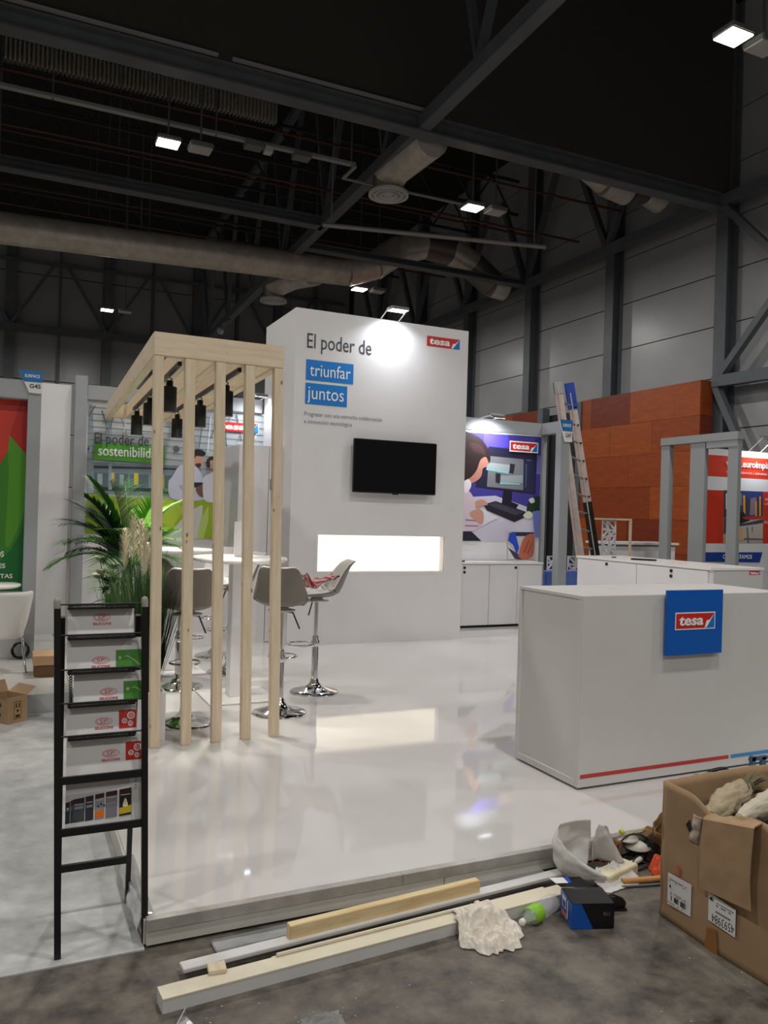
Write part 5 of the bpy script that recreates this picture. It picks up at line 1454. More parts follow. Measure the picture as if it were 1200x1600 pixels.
def brochure(label, x0, x1, z0, z1, lean, deco, cx, cz):
    x0 += 0.028 * (1.25 - z0); x1 += 0.028 * (1.25 - z0)
    t = thing('brochure', label, 'brochure', (x0, RY + 0.012, z0), group='brochures in the black rack')
    L = math.hypot(lean, z1 - z0)
    ez = Vector((0, lean, z1 - z0)).normalized()
    F = Fr((x0, RY + 0.012, z0), (1, 0, 0), ez)
    w = x1 - x0
    m = MB()
    for k in range(3):
        p = [F.p(0.001 * k, 0, -0.003 * k - .0026), F.p(w - .0012 * k, 0, -0.003 * k - .0026), F.p(w - .0012 * k, L - 0.0015 * k, -0.003 * k - .0026), F.p(0.001 * k, L - .0015 * k, -0.003 * k - .0026)]
        m.prism(p, F.n * 0.0026)
    m.build('pages', M_PAPER, t)
    P = []
    P += ring(PINK, cx, cz, 0.030, 0.0135, 0.0022, PAPERC)
    P += ring(PINK, cx - 0.002, cz, 0.0235, 0.0095, 0.0018, PAPERC)
    if deco == 'green':
        gx = cx + 0.052
        P.append(((70, 140, 44), 0, [(gx, cz - 0.03), (w - .0005, cz - 0.03), (w - .0005, cz + 0.034), (gx, cz + 0.034)]))
        st = []
        for k in range(16):
            r = 0.009 if k % 2 == 0 else 0.003
            a = k * PI / 8
            st.append((gx + 0.014 + r * math.cos(a), cz + 0.006 + r * math.sin(a)))
        P.append(((190, 220, 170), 0, st))
        P.append(((150, 190, 120), 0, [(gx + .022, cz + .008), (gx + .04, cz + .014), (gx + .065, cz - .002), (gx + .085, cz - .022), (gx + .08, cz - .024), (gx + .062, cz - .006), (gx + .04, cz + .009)]))
    if deco == 'red':
        gx = cx + 0.052
        P.append(((200, 36, 30), 0, [(gx, cz - 0.030), (min(gx + 0.068, w - .001), cz - 0.030), (min(gx + 0.068, w - .001), cz + 0.034), (gx, cz + 0.034)]))
        for (a, b, r) in ((gx + 0.042, cz + 0.014, 0.0145), (gx + 0.019, cz - 0.004, 0.0105), (gx + 0.04, cz - 0.014, 0.010)):
            g = []
            for k in range(36):
                rr = r * (1.0 if k % 4 < 2 else 0.84)
                g.append((a + rr * math.cos(k * PI / 18), b + rr * math.sin(k * PI / 18)))
            P.append(((240, 235, 230), 0, g)); P.append(((200, 36, 30), 0, ellipse(a, b, r * .62, r * .62))); P.append(((240, 235, 230), 0, ellipse(a, b, r * .38, r * .38))); P.append(((200, 36, 30), 0, ellipse(a, b, r * .2, r * .2)))
    if deco == 'cans':
        P = [((190, 190, 194), 0, [(0.0, 0.10), (w * .84, 0.135), (w * .84, L - .005), (0, L - .005)])]
        bx = [(0, .06), (.065, .10), (.10, .245), (.255, .36), (.38, .50), (.52, .67), (.70, .86)]
        cc = [(44, 46, 60), (52, 58, 66), (70, 78, 82), (52, 54, 70), (150, 148, 160), (128, 128, 136), (38, 34, 34)]
        for i, ((a, b), c) in enumerate(zip(bx, cc)):
            zt = 0.098 + 0.026 * i / 6; zb = 0.024 + 0.006 * i / 6
            P.append((c, 0, [(a * w, zb), (b * w, zb + .002), (b * w, zt), (a * w, zt - .003)]))
            P.append(((58, 30, 36), 0, [(a * w, zt - .016), (b * w, zt - .013), (b * w, zt + .003), (a * w, zt)]))
            if i == 4: P.append(((226, 120, 40), 0, [(a * w, zb + .006), (b * w, zb + .004), (b * w, zb + .034), (a * w, zb + .028)]))
            if i == 6:
                P.append(((206, 180, 36), 0, [(a * w, zb + .006), (b * w, zb + .01), (b * w, zb + .036), (a * w, zb + .028)]))
                P.append(((235, 225, 190), 1, [((a + b) / 2 * w - .009, zb + .034), ((a + b) / 2 * w, zb + .062), ((a + b) / 2 * w + .009, zb + .034)]))
            else:
                P.append(((150, 150, 160), 0, [(a * w + .003, zb + .045), (b * w - .003, zb + .046), (b * w - .004, zb + .056), (a * w + .004, zb + .054)]))
            if i == 4:
                for q in range(3): P.append(((30, 30, 50), 0, ellipse(a * w + .011 + q * .01, zb + .046 + (q % 2) * .006, .0032, .004, 8)))
            P.append(((200, 196, 196), 0, [(a * w + .004, zt - .022), (b * w - .004, zt - .021), (b * w - .004, zt - .018), (a * w + .004, zt - .019)]))
        P.append(((216, 214, 212), 0, [(w * .87, 0), (w, 0), (w, L), (w * .87, L)]))
        for k in range(5): P.append(((160, 158, 160), 0, [(w * .90, L - .02 - k * .012), (w * .93, L - .02 - k * .012), (w * .93, L - .012 - k * .012), (w * .90, L - .012 - k * .012)]))
    cover = art('cover_print', F, P, t, off=0.0004, step=0.00008)
    if deco != 'cans':
        text('lettering', 'SP', F, (cx - 0.014, cx + 0.013, cz - 0.006, cz + 0.006), M_REDINK, cover, off=0.0018)
        text('lettering', 'SILICONI', F, (cx - 0.031, cx + 0.031, cz - 0.0275, cz - 0.018), M_REDINK, cover, off=0.0012, bold=0.03)
    return t
x = RX0 + 0.04
brochure('topmost brochure in the rack, white with only the red oval emblem', x + .005, x + 0.232, 1.132, 1.232, 0.03, None, 0.115, 0.066)
brochure('second brochure from the top, with a green square at its right', x + .003, RX1 - .021, 1.012, 1.118, 0.03, 'green', 0.113, 0.032)
brochure('third brochure from the top, shifted right, with a green square', x + .025, RX1 - .021, 0.895, 0.996, 0.03, 'green', 0.118, 0.034)
brochure('fourth brochure from the top, with a red square of gear wheels inset from its edge', x, RX1 - .037, 0.780, 0.878, 0.03, 'red', 0.127, 0.043)
brochure('fifth brochure from the top, red gear square at its right edge above the thick bar', x, RX1 - .021, 0.630, 0.760, 0.03, 'red', 0.150, 0.074)
brochure('lowest brochure, with a picture of dark cartridges, between the two thick bars', x - .004, RX1 - .021, 0.445, 0.63, 0.02, 'cans', 0, 0)

# ------------------------------------------------------------------ big cardboard box
BX0, BX1, BY0, BY1, BH = 2.445, 3.22, 1.72, 2.488, 0.545
t = thing('cardboard_box', 'big worn open cardboard box full of rags at the lower right corner', 'box', (2.83, 2.1, 0))
def rim(y):
    return BH - 0.05 * math.exp(-((y - 2.22) / 0.08) ** 2) + 0.006 * noise.noise(Vector((y * 12, 0, 0)))
def leftwall(u, v):
    y = BY1 + (BY0 - BY1) * u
    dent = 0.012 * noise.noise(Vector((y * 4, v * 3, 5)))
    bulge = -0.018 * (1 - v) * math.sin(PI * u)
    return (BX0 + dent * math.sin(PI * v) + bulge + 0.012 * v * 0, y, rim(y) * v)
MB().grid(leftwall, 40, 20, thick=0.006).build('side_wall', M_CARD, t)
MB().grid(lambda u, v: (BX0 + (BX1 - BX0) * u, BY1 + 0.01 * noise.noise(Vector((u * 5, v * 4, 9))) + (0.02 * math.sin(PI * u) * v), (BH + 0.006 * noise.noise(Vector((u * 14, 3, 0)))) * v), 30, 16, thick=0.006).build('back_wall', M_CARD, t)
MB().box(BX1 - 0.006, BX1, BY0, BY1, 0, BH).build('side_wall', M_CARD, t)
MB().box(BX0, BX1 - 0.006, BY0, BY0 + 0.006, 0, BH - .1).build('front_wall', M_CARD, t)
MB().box(BX0 + .01, BX1 - .006, BY0 + .006, BY1 - .006, 0.0, 0.008).build('bottom', M_CARD, t)
def flapfn(u, v):
    y = 2.262 - 0.245 * u - 0.012 * (1 - v)
    zt = 0.492 + 0.058 * u
    zb = 0.222 + 0.028 * u
    xo = 0.030 + 0.022 * u
    if v > 0.85:
        k = (v - 0.85) / 0.15
        return (BX0 - xo * (1 - k) + 0.004 * k, y, zt - 0.014 * (1 - k) + 0.004 * math.sin(u * 17) * k)
    k = v / 0.85
    return (BX0 - xo - 0.012 * (1 - k) + 0.002 * noise.noise(Vector((u * 4, v * 5, 2))), y + 0.006 * math.sin(k * 4), zb + (zt - 0.014 - zb) * k)
o = MB().grid(flapfn, 20, 26, thick=0.005, smooth=False).build('flap', M_CARD, t)
M_TAPE = mat('brown_tape', (150, 104, 58), 0.3)
MB().prism([(BX0 - .022, 2.235, 0.0), (BX0 - .022, 2.175, 0.0), (BX0 - .021, 2.185, 0.09), (BX0 - .021, 2.228, 0.08)], (-0.003, 0, 0)).build('tape', M_TAPE, t)
MB().grid(lambda u, v: (BX0 - 0.006 - 0.014 * math.sin(PI * u) * abs(math.sin(v * 7)), 2.345 - .045 * u - .02 * v, 0.36 + 0.11 * v), 8, 14, thick=0.002).build('torn_tape', mat('torn_tape', (186, 168, 152), 0.35, var=0.3, scale=30), t)
MB().prism([(BX0 - .012, 2.355, 0.42), (BX0 - .012, 2.335, 0.395), (BX0 - .012, 2.325, 0.41), (BX0 - .012, 2.335, 0.445)], (-0.002, 0, 0)).build('tear', M_SHADOWGAP, t)
def label_sheet(name, y0, y1, za, zb, off, drop):
    q = [(BX0 - off, y0, za), (BX0 - off, y1, za - drop), (BX0 - off, y1, zb - drop), (BX0 - off, y0, zb)]
    return MB().prism(q, (-0.0015, 0, 0)).build(name, M_WHITEGLOSS, t)
lb1 = label_sheet('paper_label', 2.436, 2.315, 0.075, 0.198, 0.016, -0.002)
FL = Fr((BX0 - 0.0178, 0, 0), (0, -1, 0))
Pk = []
K = (40, 40, 44)
rnd = random.Random(2)
for k in range(26):
    a = -2.425 + k * 0.0035
    if rnd.random() < .62: Pk.append((K, 0, [(a, .095), (a + .0024, .095), (a + .0024, .115), (a, .115)]))
for j, z in enumerate((.18, .172, .13, .124, .09)):
    for k in range(9):
        a = -2.425 + k * .0105
        if rnd.random() < .75: Pk.append(((90, 90, 94), 0, [(a, z), (a + .0085, z), (a + .0085, z + .003), (a, z + .003)]))
Pk.append((K, 0, [(-2.416, .152), (-2.406, .150), (-2.408, .162), (-2.414, .164)]))
o = art('label_print', FL, Pk, lb1, off=0.0)
lb2 = label_sheet('paper_label', 2.222, 2.098, 0.112, 0.212, 0.024, 0.008)
FL = Fr((BX0 - 0.0258, 0, 0), (0, 1, 0), (0, 0, -1))
text('lettering', '4593984', FL, (2.102, 2.205, -0.145, -0.113), M_BLACKINK, lb2, off=0.0)
Pk = []
FL2 = Fr((BX0 - 0.0258, 0, 0), (0, -1, 0))
for j, z in enumerate((.19, .182, .16)):
    for k in range(7):
        a = -2.185 + k * .0115
        if rnd.random() < .8: Pk.append(((80, 80, 84), 0, [(a, z - .002 * j), (a + .0095, z - .002), (a + .0095, z + .002), (a, z + .002)]))
Pk.append((K, 1, [(-2.215, .198), (-2.205, .205), (-2.197, .198), (-2.205, .192)]))
art('label_print', FL2, Pk, lb2, off=0.0)
art('red_print', Fr((BX0 - 0.015, 0, 0), (0, -1, 0)), [((206, 84, 72), 0, [(-2.392, .205), (-2.378, .205), (-2.378, .245), (-2.392, .245)]), ((176, 138, 96), 0, [(-2.388, .212), (-2.383, .212), (-2.383, .238), (-2.388, .238)])], t, off=0.0)

def rag_at(name, label, cat, c, r, h, m, seed, sx=1, sy=1, rz=0, floor=None, lobes=5, fr=6.0):
    """crumpled cloth: a ragged outline and a ridged height"""
    fz = c[2]
    def fn(u, v):
        a = 2 * PI * u; q = v
        rad = r * (1 + 0.28 * math.sin(lobes * a + seed) * 0.6 + 0.35 * noise.noise(Vector((math.cos(a) * 1.5, math.sin(a) * 1.5, seed)))) * q
        x = rad * math.cos(a) * sx; y = rad * math.sin(a) * sy
        n1 = 1 - 2 * abs(noise.noise(Vector((x * fr / r * .4, y * fr / r * .4, seed + 3))))
        n2 = 1 - 2 * abs(noise.noise(Vector((x * fr / r, y * fr / r, seed + 7))))
        z = h * (1 - q ** 2.2) * (0.55 + 0.45 * n1) + h * 0.22 * n2 * (1 - q ** 6) + 0.003
        X = x * math.cos(rz) - y * math.sin(rz); Y = x * math.sin(rz) + y * math.cos(rz)
        return (c[0] + X, c[1] + Y, fz + max(0.003, z))
    m_ = MB().grid(fn, 110, 34, thick=-0.003)
    o = m_.build(name, m)
    return tag(o, label, cat)
M_RAG = mat('cotton_rag', (222, 214, 202), 0.9, var=0.1, scale=20, bump=0.3, bscale=60)
M_LINEN = mat('beige_linen', (166, 152, 126), 0.9, var=0.12, scale=14, bump=0.25, bscale=80)
def folded(m, c, rx, ry, h, seed, rz, nu=120, nv=40, tip=0.0):
    def fn(u, v):
        a = 2 * PI * u
        rad = v * (1 + 0.30 * noise.noise(Vector((math.cos(a) * 1.3, math.sin(a) * 1.3, seed))) + 0.10 * noise.noise(Vector((math.cos(a) * 4, math.sin(a) * 4, seed + 1))))
        x, y = rad * rx * math.cos(a), rad * ry * math.sin(a)
        w1 = noise.noise(Vector((x * 9, y * 9, seed + 5))) * .05
        f1 = 1 - abs(noise.noise(Vector((x * 11 + w1 * 30, y * 26, seed + 2)))) * 2
        f2 = 1 - abs(noise.noise(Vector((x * 30, y * 44 + w1 * 40, seed + 9)))) * 2
        env = (1 - v ** 2.4)
        z = h * env * (0.62 + 0.38 * f1) + 0.010 * f2 * (1 - v ** 8) + tip * math.exp(-((u - .25) / .10) ** 2) * (1 - abs(v - .55) * 1.4)
        X = x * math.cos(rz) - y * math.sin(rz); Y = x * math.sin(rz) + y * math.cos(rz)
        return (c[0] + X, c[1] + Y, c[2] + max(0.002, z))
    return m.grid(fn, nu, nv, thick=-0.002)
def rag_fn(u, v):
    a = 2 * PI * u
    rad = v * (1 + 0.45 * noise.noise(Vector((math.cos(a) * 1.5, math.sin(a) * 1.5, 4.2))) + 0.22 * noise.noise(Vector((math.cos(a) * 4.5, math.sin(a) * 4.5, 5.2))))
    x, y = rad * 0.118 * math.cos(a), rad * 0.15 * math.sin(a)
    X, Y = 1.685 + x + 0.15 * y, 2.605 + y
    k = min(1, max(0, (Y - 2.605) / 0.06)); base = 0.054 * k * k * (3 - 2 * k)
    w1 = noise.noise(Vector((x * 10, y * 10, 9)))
    f1 = 1 - abs(noise.noise(Vector((x * 14 + w1 * 1.6, y * 18 + w1, 2)))) * 2.2
    f2 = 1 - abs(noise.noise(Vector((x * 34 + w1 * 2, y * 40, 9)))) * 2.2
    env = 1 - v ** 3
    z = base + 0.050 * env * max(0, .35 + .65 * f1) * (1 - .45 * k) + 0.012 * f2 * (1 - v ** 10) + 0.004
    return (X, Y, max(base + .001, z))
o = MB().grid(rag_fn, 150, 50, thick=-0.002).build('white_rag', M_RAG); tag(o, 'crumpled white cotton rag lying half on the white beam', 'rag')
# filling of the box
filler = MB().grid(lambda u, v: (BX0 + .015 + (BX1 - BX0 - .03) * u, BY0 + .01 + (BY1 - BY0 - .02) * v, 0.40 + 0.05 * noise.noise(Vector((u * 4, v * 4, 8)))), 24, 24)
tag(filler.build('dark_rubbish_bag', mat('dark_rags', (70, 60, 50), 0.9, var=0.3, scale=10)), 'dark rags filling the big cardboard box', 'rags')
m = MB()
path = [(2.50, 2.30, .455), (2.58, 2.33, .475), (2.68, 2.36, .492), (2.76, 2.385, .50), (2.80, 2.395, .503)]
m.tube(path, [0.03, 0.05, 0.052, 0.045, 0.034], 16)
o = m.build('beige_sack', M_LINEN)
s_ = o.modifiers.new('s', 'SUBSURF'); s_.levels = s_.render_levels = 2
tx = bpy.data.textures.new('crumple', 'CLOUDS'); tx.noise_scale = 0.032; tx.noise_depth = 3
dm = o.modifiers.new('d', 'DISPLACE'); dm.texture = tx; dm.strength = 0.045; dm.texture_coords = 'LOCAL'
tag(o, 'beige cloth sack tied at its neck inside the big cardboard box', 'sack')
b = MB().tube([(2.795, 2.39, .503), (2.815, 2.40, .506)], 0.033, 14).tube([(2.79, 2.38, .50), (2.78, 2.385, .50)], 0.037, 14)
b.build('tie', mat('olive_cord', (86, 80, 56), 0.9), o)
b = MB()
rnd = random.Random(8)
for k in range(90):
    a = rnd.uniform(0, 2 * PI); q = rnd.uniform(.3, 1)
    blade(b, (2.81 + rnd.uniform(0, .02), 2.40 + .025 * math.cos(a), .506 + .025 * math.sin(a)), (1, .5 * math.cos(a) * q, .7 * math.sin(a) * q + .25), rnd.uniform(.05, .085), .012, .5, n=4)
b.build('frayed_end', mat('olive_fray', (112, 104, 76), 0.95), o)
m = MB()
m.tube([(2.50, 2.16, .50), (2.60, 2.20, .505), (2.72, 2.22, .51), (2.86, 2.23, .51), (3.0, 2.24, .50)], [0.018, 0.032, 0.045, 0.055, 0.05], 16)
o = m.build('beige_sack', mat('beige_linen_light', (190, 180, 160), 0.9, var=0.08, scale=10, bump=0.2, bscale=70))
s_ = o.modifiers.new('s', 'SUBSURF'); s_.levels = s_.render_levels = 2
dm = o.modifiers.new('d', 'DISPLACE'); dm.texture = tx; dm.strength = 0.03; dm.texture_coords = 'LOCAL'
tag(o, 'smooth pale cloth sack over the near edge of the big cardboard box', 'sack')

# ------------------------------------------------------------------ planks and strips before the platform
def plank(label, a, b, w, h, mats, name='plank', cat='plank', bevel=0.002, group='planks and strips on the concrete'):
    """board from a to b, given along the middle of its underside"""
    a, b = Vector(a), Vector(b)
    up = Vector((0, 0, h / 2))
    o = MB().bar(a + up, b + up, w, h).build(name, mats, None, bevel=bevel)
    return tag(o, label, cat, group)
M_CREAM = mat('cream_board', (216, 207, 184), 0.6, var=0.05, scale=5)
M_WPAINT = mat('white_board', (208, 206, 203), 0.4, var=0.03, scale=5)
t = thing('white_beam', 'long white beam with cream top, nearest of the planks on the concrete', 'plank', (0.48, 2.62, 0), group='planks and strips on the concrete')
A0, A1 = Vector((0.478, 2.622, 0)), Vector((2.20, 2.745, 0))
MB().bar(A0 + Vector((0, 0, .022)), A1 + Vector((0, 0, .022)), 0.074, 0.044).build('body', M_WPAINT, t, bevel=0.001)
MB().bar(A0 + Vector((0, 0, .0465)), A1 + Vector((0, 0, .0465)), 0.076, 0.005).build('cream_top', M_CREAM, t)
dirA = (A1 - A0).normalized(); nA = Vector((-dirA.y, dirA.x, 0))
def onA(s, n, z): 
    p = A0 + dirA * s + nA * n
    return (p.x, p.y, z)
plank('long thin white slat lying above the beam, with the raw timber on it', (0.575, 2.775, 0.022), (2.29, 2.895, 0.03), 0.055, 0.014, M_WPAINT, 'thin_plank')
plank('narrow cream strip squeezed between white beam and white slat', onA(.40, .056, 0.02), onA(1.62, .056, 0.024), 0.016, 0.018, M_CREAM, 'cream_strip')
plank('second narrow cream strip on the top edge of the white beam', onA(.41, .036, 0.05), onA(1.3, .034, 0.05), 0.012, 0.01, M_CREAM, 'cream_strip')
plank('small raw wood block lying across the beam and slat near the left end', onA(.195, .018, 0.0495), onA(.205, .075, 0.0495), 0.06, 0.014, WOODY, 'wood_block')
plank('wide shiny galvanised metal strip right before the platform', (0.715, 2.905, 0.001), (2.23, 2.972, 0.001), 0.085, 0.012, M_GALV, 'metal_strip', bevel=0.003)
plank('narrow brown slat beside the galvanised strip', (0.95, 2.842, 0.0), (1.98, 2.915, 0.0), 0.028, 0.016, mat('brown_slat', (150, 132, 106), 0.7), 'brown_slat')
plank('raw yellow timber with knots lying on the white slat', (0.968, 2.812, 0.037), (1.812, 2.872, 0.040), 0.036, 0.05, wood_mat('raw_timber', (226, 208, 168), (206, 174, 120), 'x'), 'timber')
plank('pale cream foam block beside the crumpled paper', (2.40, 2.80, 0.0), (2.62, 2.862, 0.0), 0.085, 0.045, mat('cream_foam', (226, 216, 186), 0.7), 'foam_block', bevel=0.004)
o = MB().tube([(2.485, 2.76, 0.014), (2.75, 2.705, 0.014)], 0.0135, 14).build('wooden_stick', mat('stick_wood', (196, 144, 84), 0.55, var=.1, scale=20)); tag(o, 'round wooden broom stick end lying beside the cardboard box', 'stick')
o = MB().tube([(2.46, 2.735, 0.006), (2.70, 2.68, 0.006)], 0.006, 8).build('grey_rod', M_STEEL); tag(o, 'thin grey rod lying before the wooden stick', 'rod')

# ------------------------------------------------------------------ small rubbish
t = thing('plastic_bottle', 'clear plastic bottle with green label lying beside the white rag', 'bottle', (1.98, 2.64, 0.036))
ax0, ax1 = Vector((1.842, 2.598, 0.03)), Vector((2.075, 2.69, 0.038))
dv = (ax1 - ax0).normalized()
def along(prof, name, m, n=28):
    mb = MB().tube([ax0 + dv * s for s, r in prof], [r for s, r in prof], n, caps=False)
    return mb.build(name, m, t)
M_PET = mat('clear_pet', (240, 245, 245), 0.05, spec=1.0, alpha=0.22)
along([(0.012, .012), (.03, .013), (.045, .022), (.07, .033), (.075, .035), (.135, .035), (.14, .034), (.148, .0355), (.156, .034), (.164, .0355), (.172, .034), (.18, .0355), (.19, .034), (.2, .035), (.225, .033), (.235, .024), (.236, .001)], 'body', M_PET)
along([(0.0, .001), (0.001, .013), (.015, .0135), (.016, .001)], 'cap', M_WHITEGLOSS)
along([(0.062, .031), (.075, .0358), (.118, .0358), (.12, .035)], 'label_band', mat('lime_label', (132, 190, 40), 0.4, var=0.1, scale=20))
t = thing('product_carton', 'small blue and black product carton lying open beside the bottle', 'box', (2.12, 2.56, 0))
cA = Vector((2.055, 2.595, 0)); ux = Vector((0.94, -0.33, 0)).normalized(); uy = Vector((0.33, 0.94, 0)).normalized(); uz = Vector((0, 0, 1))
def cp(a, b, c): return tuple(cA + ux * a + uy * b + uz * c)
def hexa(a0, a1, b0, b1, c0, c1):
    return [cp(a, b, c) for c in (c0, c1) for b in (b0, b1) for a in (a0, a1)]
HF = [(0, 2, 3, 1), (4, 5, 7, 6), (0, 1, 5, 4), (2, 6, 7, 3), (0, 4, 6, 2), (1, 3, 7, 5)]
M_CB = mat('carton_blue', (22, 84, 176), 0.3); M_CK = mat('carton_black', (16, 16, 20), 0.25)
MB().add(hexa(0.0, 0.17, -0.07, 0.07, 0, 0.10), HF).build('body', M_CK, t, bevel=0.002)
MB().add([cp(-.002, -.071, .002), cp(-.002, .07, .002), cp(-.002, .07, .10), cp(-.002, -.071, .10)], [(0, 1, 2, 3)]).build('end_face', M_CB, t)
MB().add([cp(-.0015, -.0712, .001), cp(.06, -.0712, .001), cp(.085, -.0712, .001), cp(.035, -.0712, .10), cp(-.0015, -.0712, .10)], [(0, 1, 2, 3, 4)]).build('side_print', M_CB, t)
MB().add([cp(0, .07, .1), cp(.13, .07, .1), cp(.09, .11, .125), cp(-.04, .11, .12)], [(0, 1, 2, 3)]).build('flap', M_CK, t)
MB().add([cp(-.04, .1105, .1215), cp(.02, .1105, .1225), cp(.035, .085, .111), cp(-.018, .085, .110)], [(0, 1, 2, 3)]).build('flap_print', M_WHITEGLOSS, t)
MB().add([cp(.02, .1105, .123), cp(.04, .1105, .124), cp(.05, .085, .112), cp(.035, .085, .1115)], [(0, 1, 2, 3)]).build('flap_print', M_CB, t)
FE = Fr(cp(-.003, 0.07, 0), -uy, uz)
art('end_print', FE, [((215, 220, 225), 0, [(.03, .045), (.075, .045), (.075, .09), (.03, .09)]), ((190, 120, 100), 0, [(.02, .01), (.09, .012), (.09, .035), (.02, .033)]), ((215, 220, 225), 0, [(.09, .02), (.1, .02), (.1, .09), (.09, .09)]), ((40, 60, 100), 0, [(.038, .05), (.068, .05), (.068, .075), (.038, .075)])], t, off=0.001)
FS = Fr(cp(0, -0.0712, 0), ux, uz)
text('lettering', 'BLU', FS, (.125, .15, .055, .068), M_GREYINK, t, off=0.001)
t = thing('work_shoe', 'black shiny shoe tip beside the blue carton', 'shoe', (2.29, 2.60, 0))
m = MB()
m.tube([(2.235, 2.63, .03), (2.26, 2.62, .034), (2.30, 2.605, .03), (2.335, 2.595, .022), (2.35, 2.59, .018)], [0.028, 0.034, 0.03, 0.022, 0.01], 18)
o = m.build('upper', M_BLACKPLASTIC, t)
MB().bar((2.22, 2.635, .006), (2.35, 2.588, .006), 0.056, 0.01).build('sole', M_BLACK, t, bevel=0.004)
# translucent wrapping paper: a curled sheet and a standing one
M_FOAM = mat('translucent_sheet', (222, 220, 216), 0.5, var=0.04, scale=12)
pb = M_FOAM.node_tree.nodes['Principled BSDF']
pb.inputs['Alpha'].default_value = 0.82
pb.inputs['Subsurface Weight'].default_value = 0.25
pb.inputs['Subsurface Radius'].default_value = (0.02, 0.02, 0.02)
t = thing('packing_sheet', 'crumpled translucent white packing sheet before the platform edge', 'sheet', (2.35, 2.9, 0))
def curl1(u, v):
    a = -2.25 + 4.9 * u
    r = 0.070 + 0.045 * math.sin(PI * min(1, v * .8)) + .012 * noise.noise(Vector((u * 7, v * 4, 1))) + .004 * noise.noise(Vector((u * 25, v * 14, 4)))
    hh = 0.225 - 0.02 * abs(a + 1.9) ** 2 * .5 if a < 0 else max(0.035, 0.19 - 0.072 * a)
    return (2.365 - r * math.cos(a) * 1.25 - 0.02 * v + (0.03 * v if a < -1.2 else 0), 2.875 - r * math.sin(a) * .85 - .02 * v * (a > 0), 0.005 + hh * v)
MB().grid(curl1, 60, 22, thick=0.0012).build('curled_sheet', M_FOAM, t)
def fin(u, v):
    w = (1 - v) ** 0.8
    return (2.51 + 0.13 * (u - .5) * (0.12 + w) - 0.035 * v + .008 * noise.noise(Vector((u * 5, v * 5, 4))), 2.90 - .03 * u + 0.03 * math.sin(u * 6 + v * 2) * w, 0.05 + 0.17 * v)
MB().grid(fin, 22, 20, thick=0.0012).build('standing_sheet', M_FOAM, t)
def skirt(u, v):
    return (2.34 + .24 * u + .02 * v, 2.83 - 0.12 * v + .03 * u + .012 * noise.noise(Vector((u * 7, v * 6, 6))), 0.004 + .075 * (1 - v) ** 1.5 * (0.6 + .4 * noise.noise(Vector((u * 9, 2, 3)))) + .03 * abs(noise.noise(Vector((u * 11, v * 9, 8)))) * (1 - v))
MB().grid(skirt, 40, 26, thick=0.0012).build('spread_sheet', M_FOAM, t)
# pile of cables and tubes
def wire(name, label, pts, r, m, cat='cable', group='cables and tubes in the rubbish pile'):
    P = []
    V = [Vector(p) for p in pts]
    for i in range(len(V) - 1):
        p0, p1, p2, p3 = V[max(i - 1, 0)], V[i], V[i + 1], V[min(i + 2, len(V) - 1)]
        for j in range(6):
            k = j / 6
            P.append(0.5 * ((2 * p1) + (p2 - p0) * k + (2 * p0 - 5 * p1 + 4 * p2 - p3) * k * k + (3 * p1 - p0 - 3 * p2 + p3) * k ** 3))
    P.append(V[-1])
    o = MB().tube(P, r, 8).build(name, m)
    return tag(o, label, cat, group)
M_WTUBE = mat('white_tube', (214, 210, 200), 0.4)
wire('white_tube', 'short white plastic tube lying left in the cable pile', [(2.55, 2.985, .018), (2.60, 2.985, .02), (2.66, 2.99, .03)], 0.016, M_WTUBE, 'tube')
wire('white_tube', 'white tube with black end lying in front in the cable pile', [(2.635, 2.885, .014), (2.68, 2.89, .02), (2.72, 2.895, .03)], 0.013, M_WTUBE, 'tube')
wire('black_tube', 'black tube continuing the white one in the cable pile', [(2.71, 2.893, .03), (2.78, 2.92, .045), (2.86, 2.93, .04)], 0.017, M_BLACKPLASTIC, 'tube')
wire('black_cable', 'thick black cable loop at the back of the pile', [(2.64, 2.93, .01), (2.62, 2.95, .07), (2.70, 2.96, .115), (2.78, 2.94, .10), (2.82, 2.93, .03)], 0.004, M_BLACK)
wire('black_cable', 'black cable tangle lying on the floor in the pile', [(2.60, 2.90, .008), (2.66, 2.93, .03), (2.74, 2.86, .01), (2.80, 2.88, .02), (2.70, 2.90, .04), (2.62, 2.86, .008)], 0.004, M_BLACK)
wire('black_cable', 'thin black cable at the foot of the pile near the stick', [(2.58, 2.87, .006), (2.65, 2.84, .006), (2.72, 2.85, .008), (2.76, 2.82, .006)], 0.004, M_BLACK)
wire('red_wire', 'thin red wire on the floor left of the pile', [(2.50, 2.985, .01), (2.54, 2.955, .008), (2.58, 2.97, .01), (2.63, 2.985, .03)], 0.002, mat('wire_red', (150, 50, 44), 0.5))
wire('yellow_wire', 'thin yellow wire curving over the pile', [(2.68, 2.96, .10), (2.74, 2.97, .12), (2.80, 2.96, .125), (2.82, 2.96, .10)], 0.0025, mat('wire_yellow', (176, 160, 60), 0.5))
o = MB().lathe([(.001, 0), (.055, .002), (.06, .008), (.02, .03), (.001, .032)], 26, (2.735, 2.94, .055)).build('white_saucer', M_WTUBE); tag(o, 'white shallow plastic cover in the middle of the pile', 'cover')
o = MB().lathe([(.001, 0), (.05, .004), (.052, .01), (.001, .012)], 20, (2.70, 2.975, .085)).build('white_saucer', M_WTUBE); tag(o, 'upper white plastic cover in the pile', 'cover')
o = MB().tube([(2.635, 2.965, .04), (2.64, 2.965, .095)], 0.017, 12).build('copper_fitting', mat('copper', (150, 106, 76), 0.45)); tag(o, 'copper coloured fitting standing in the pile', 'fitting')
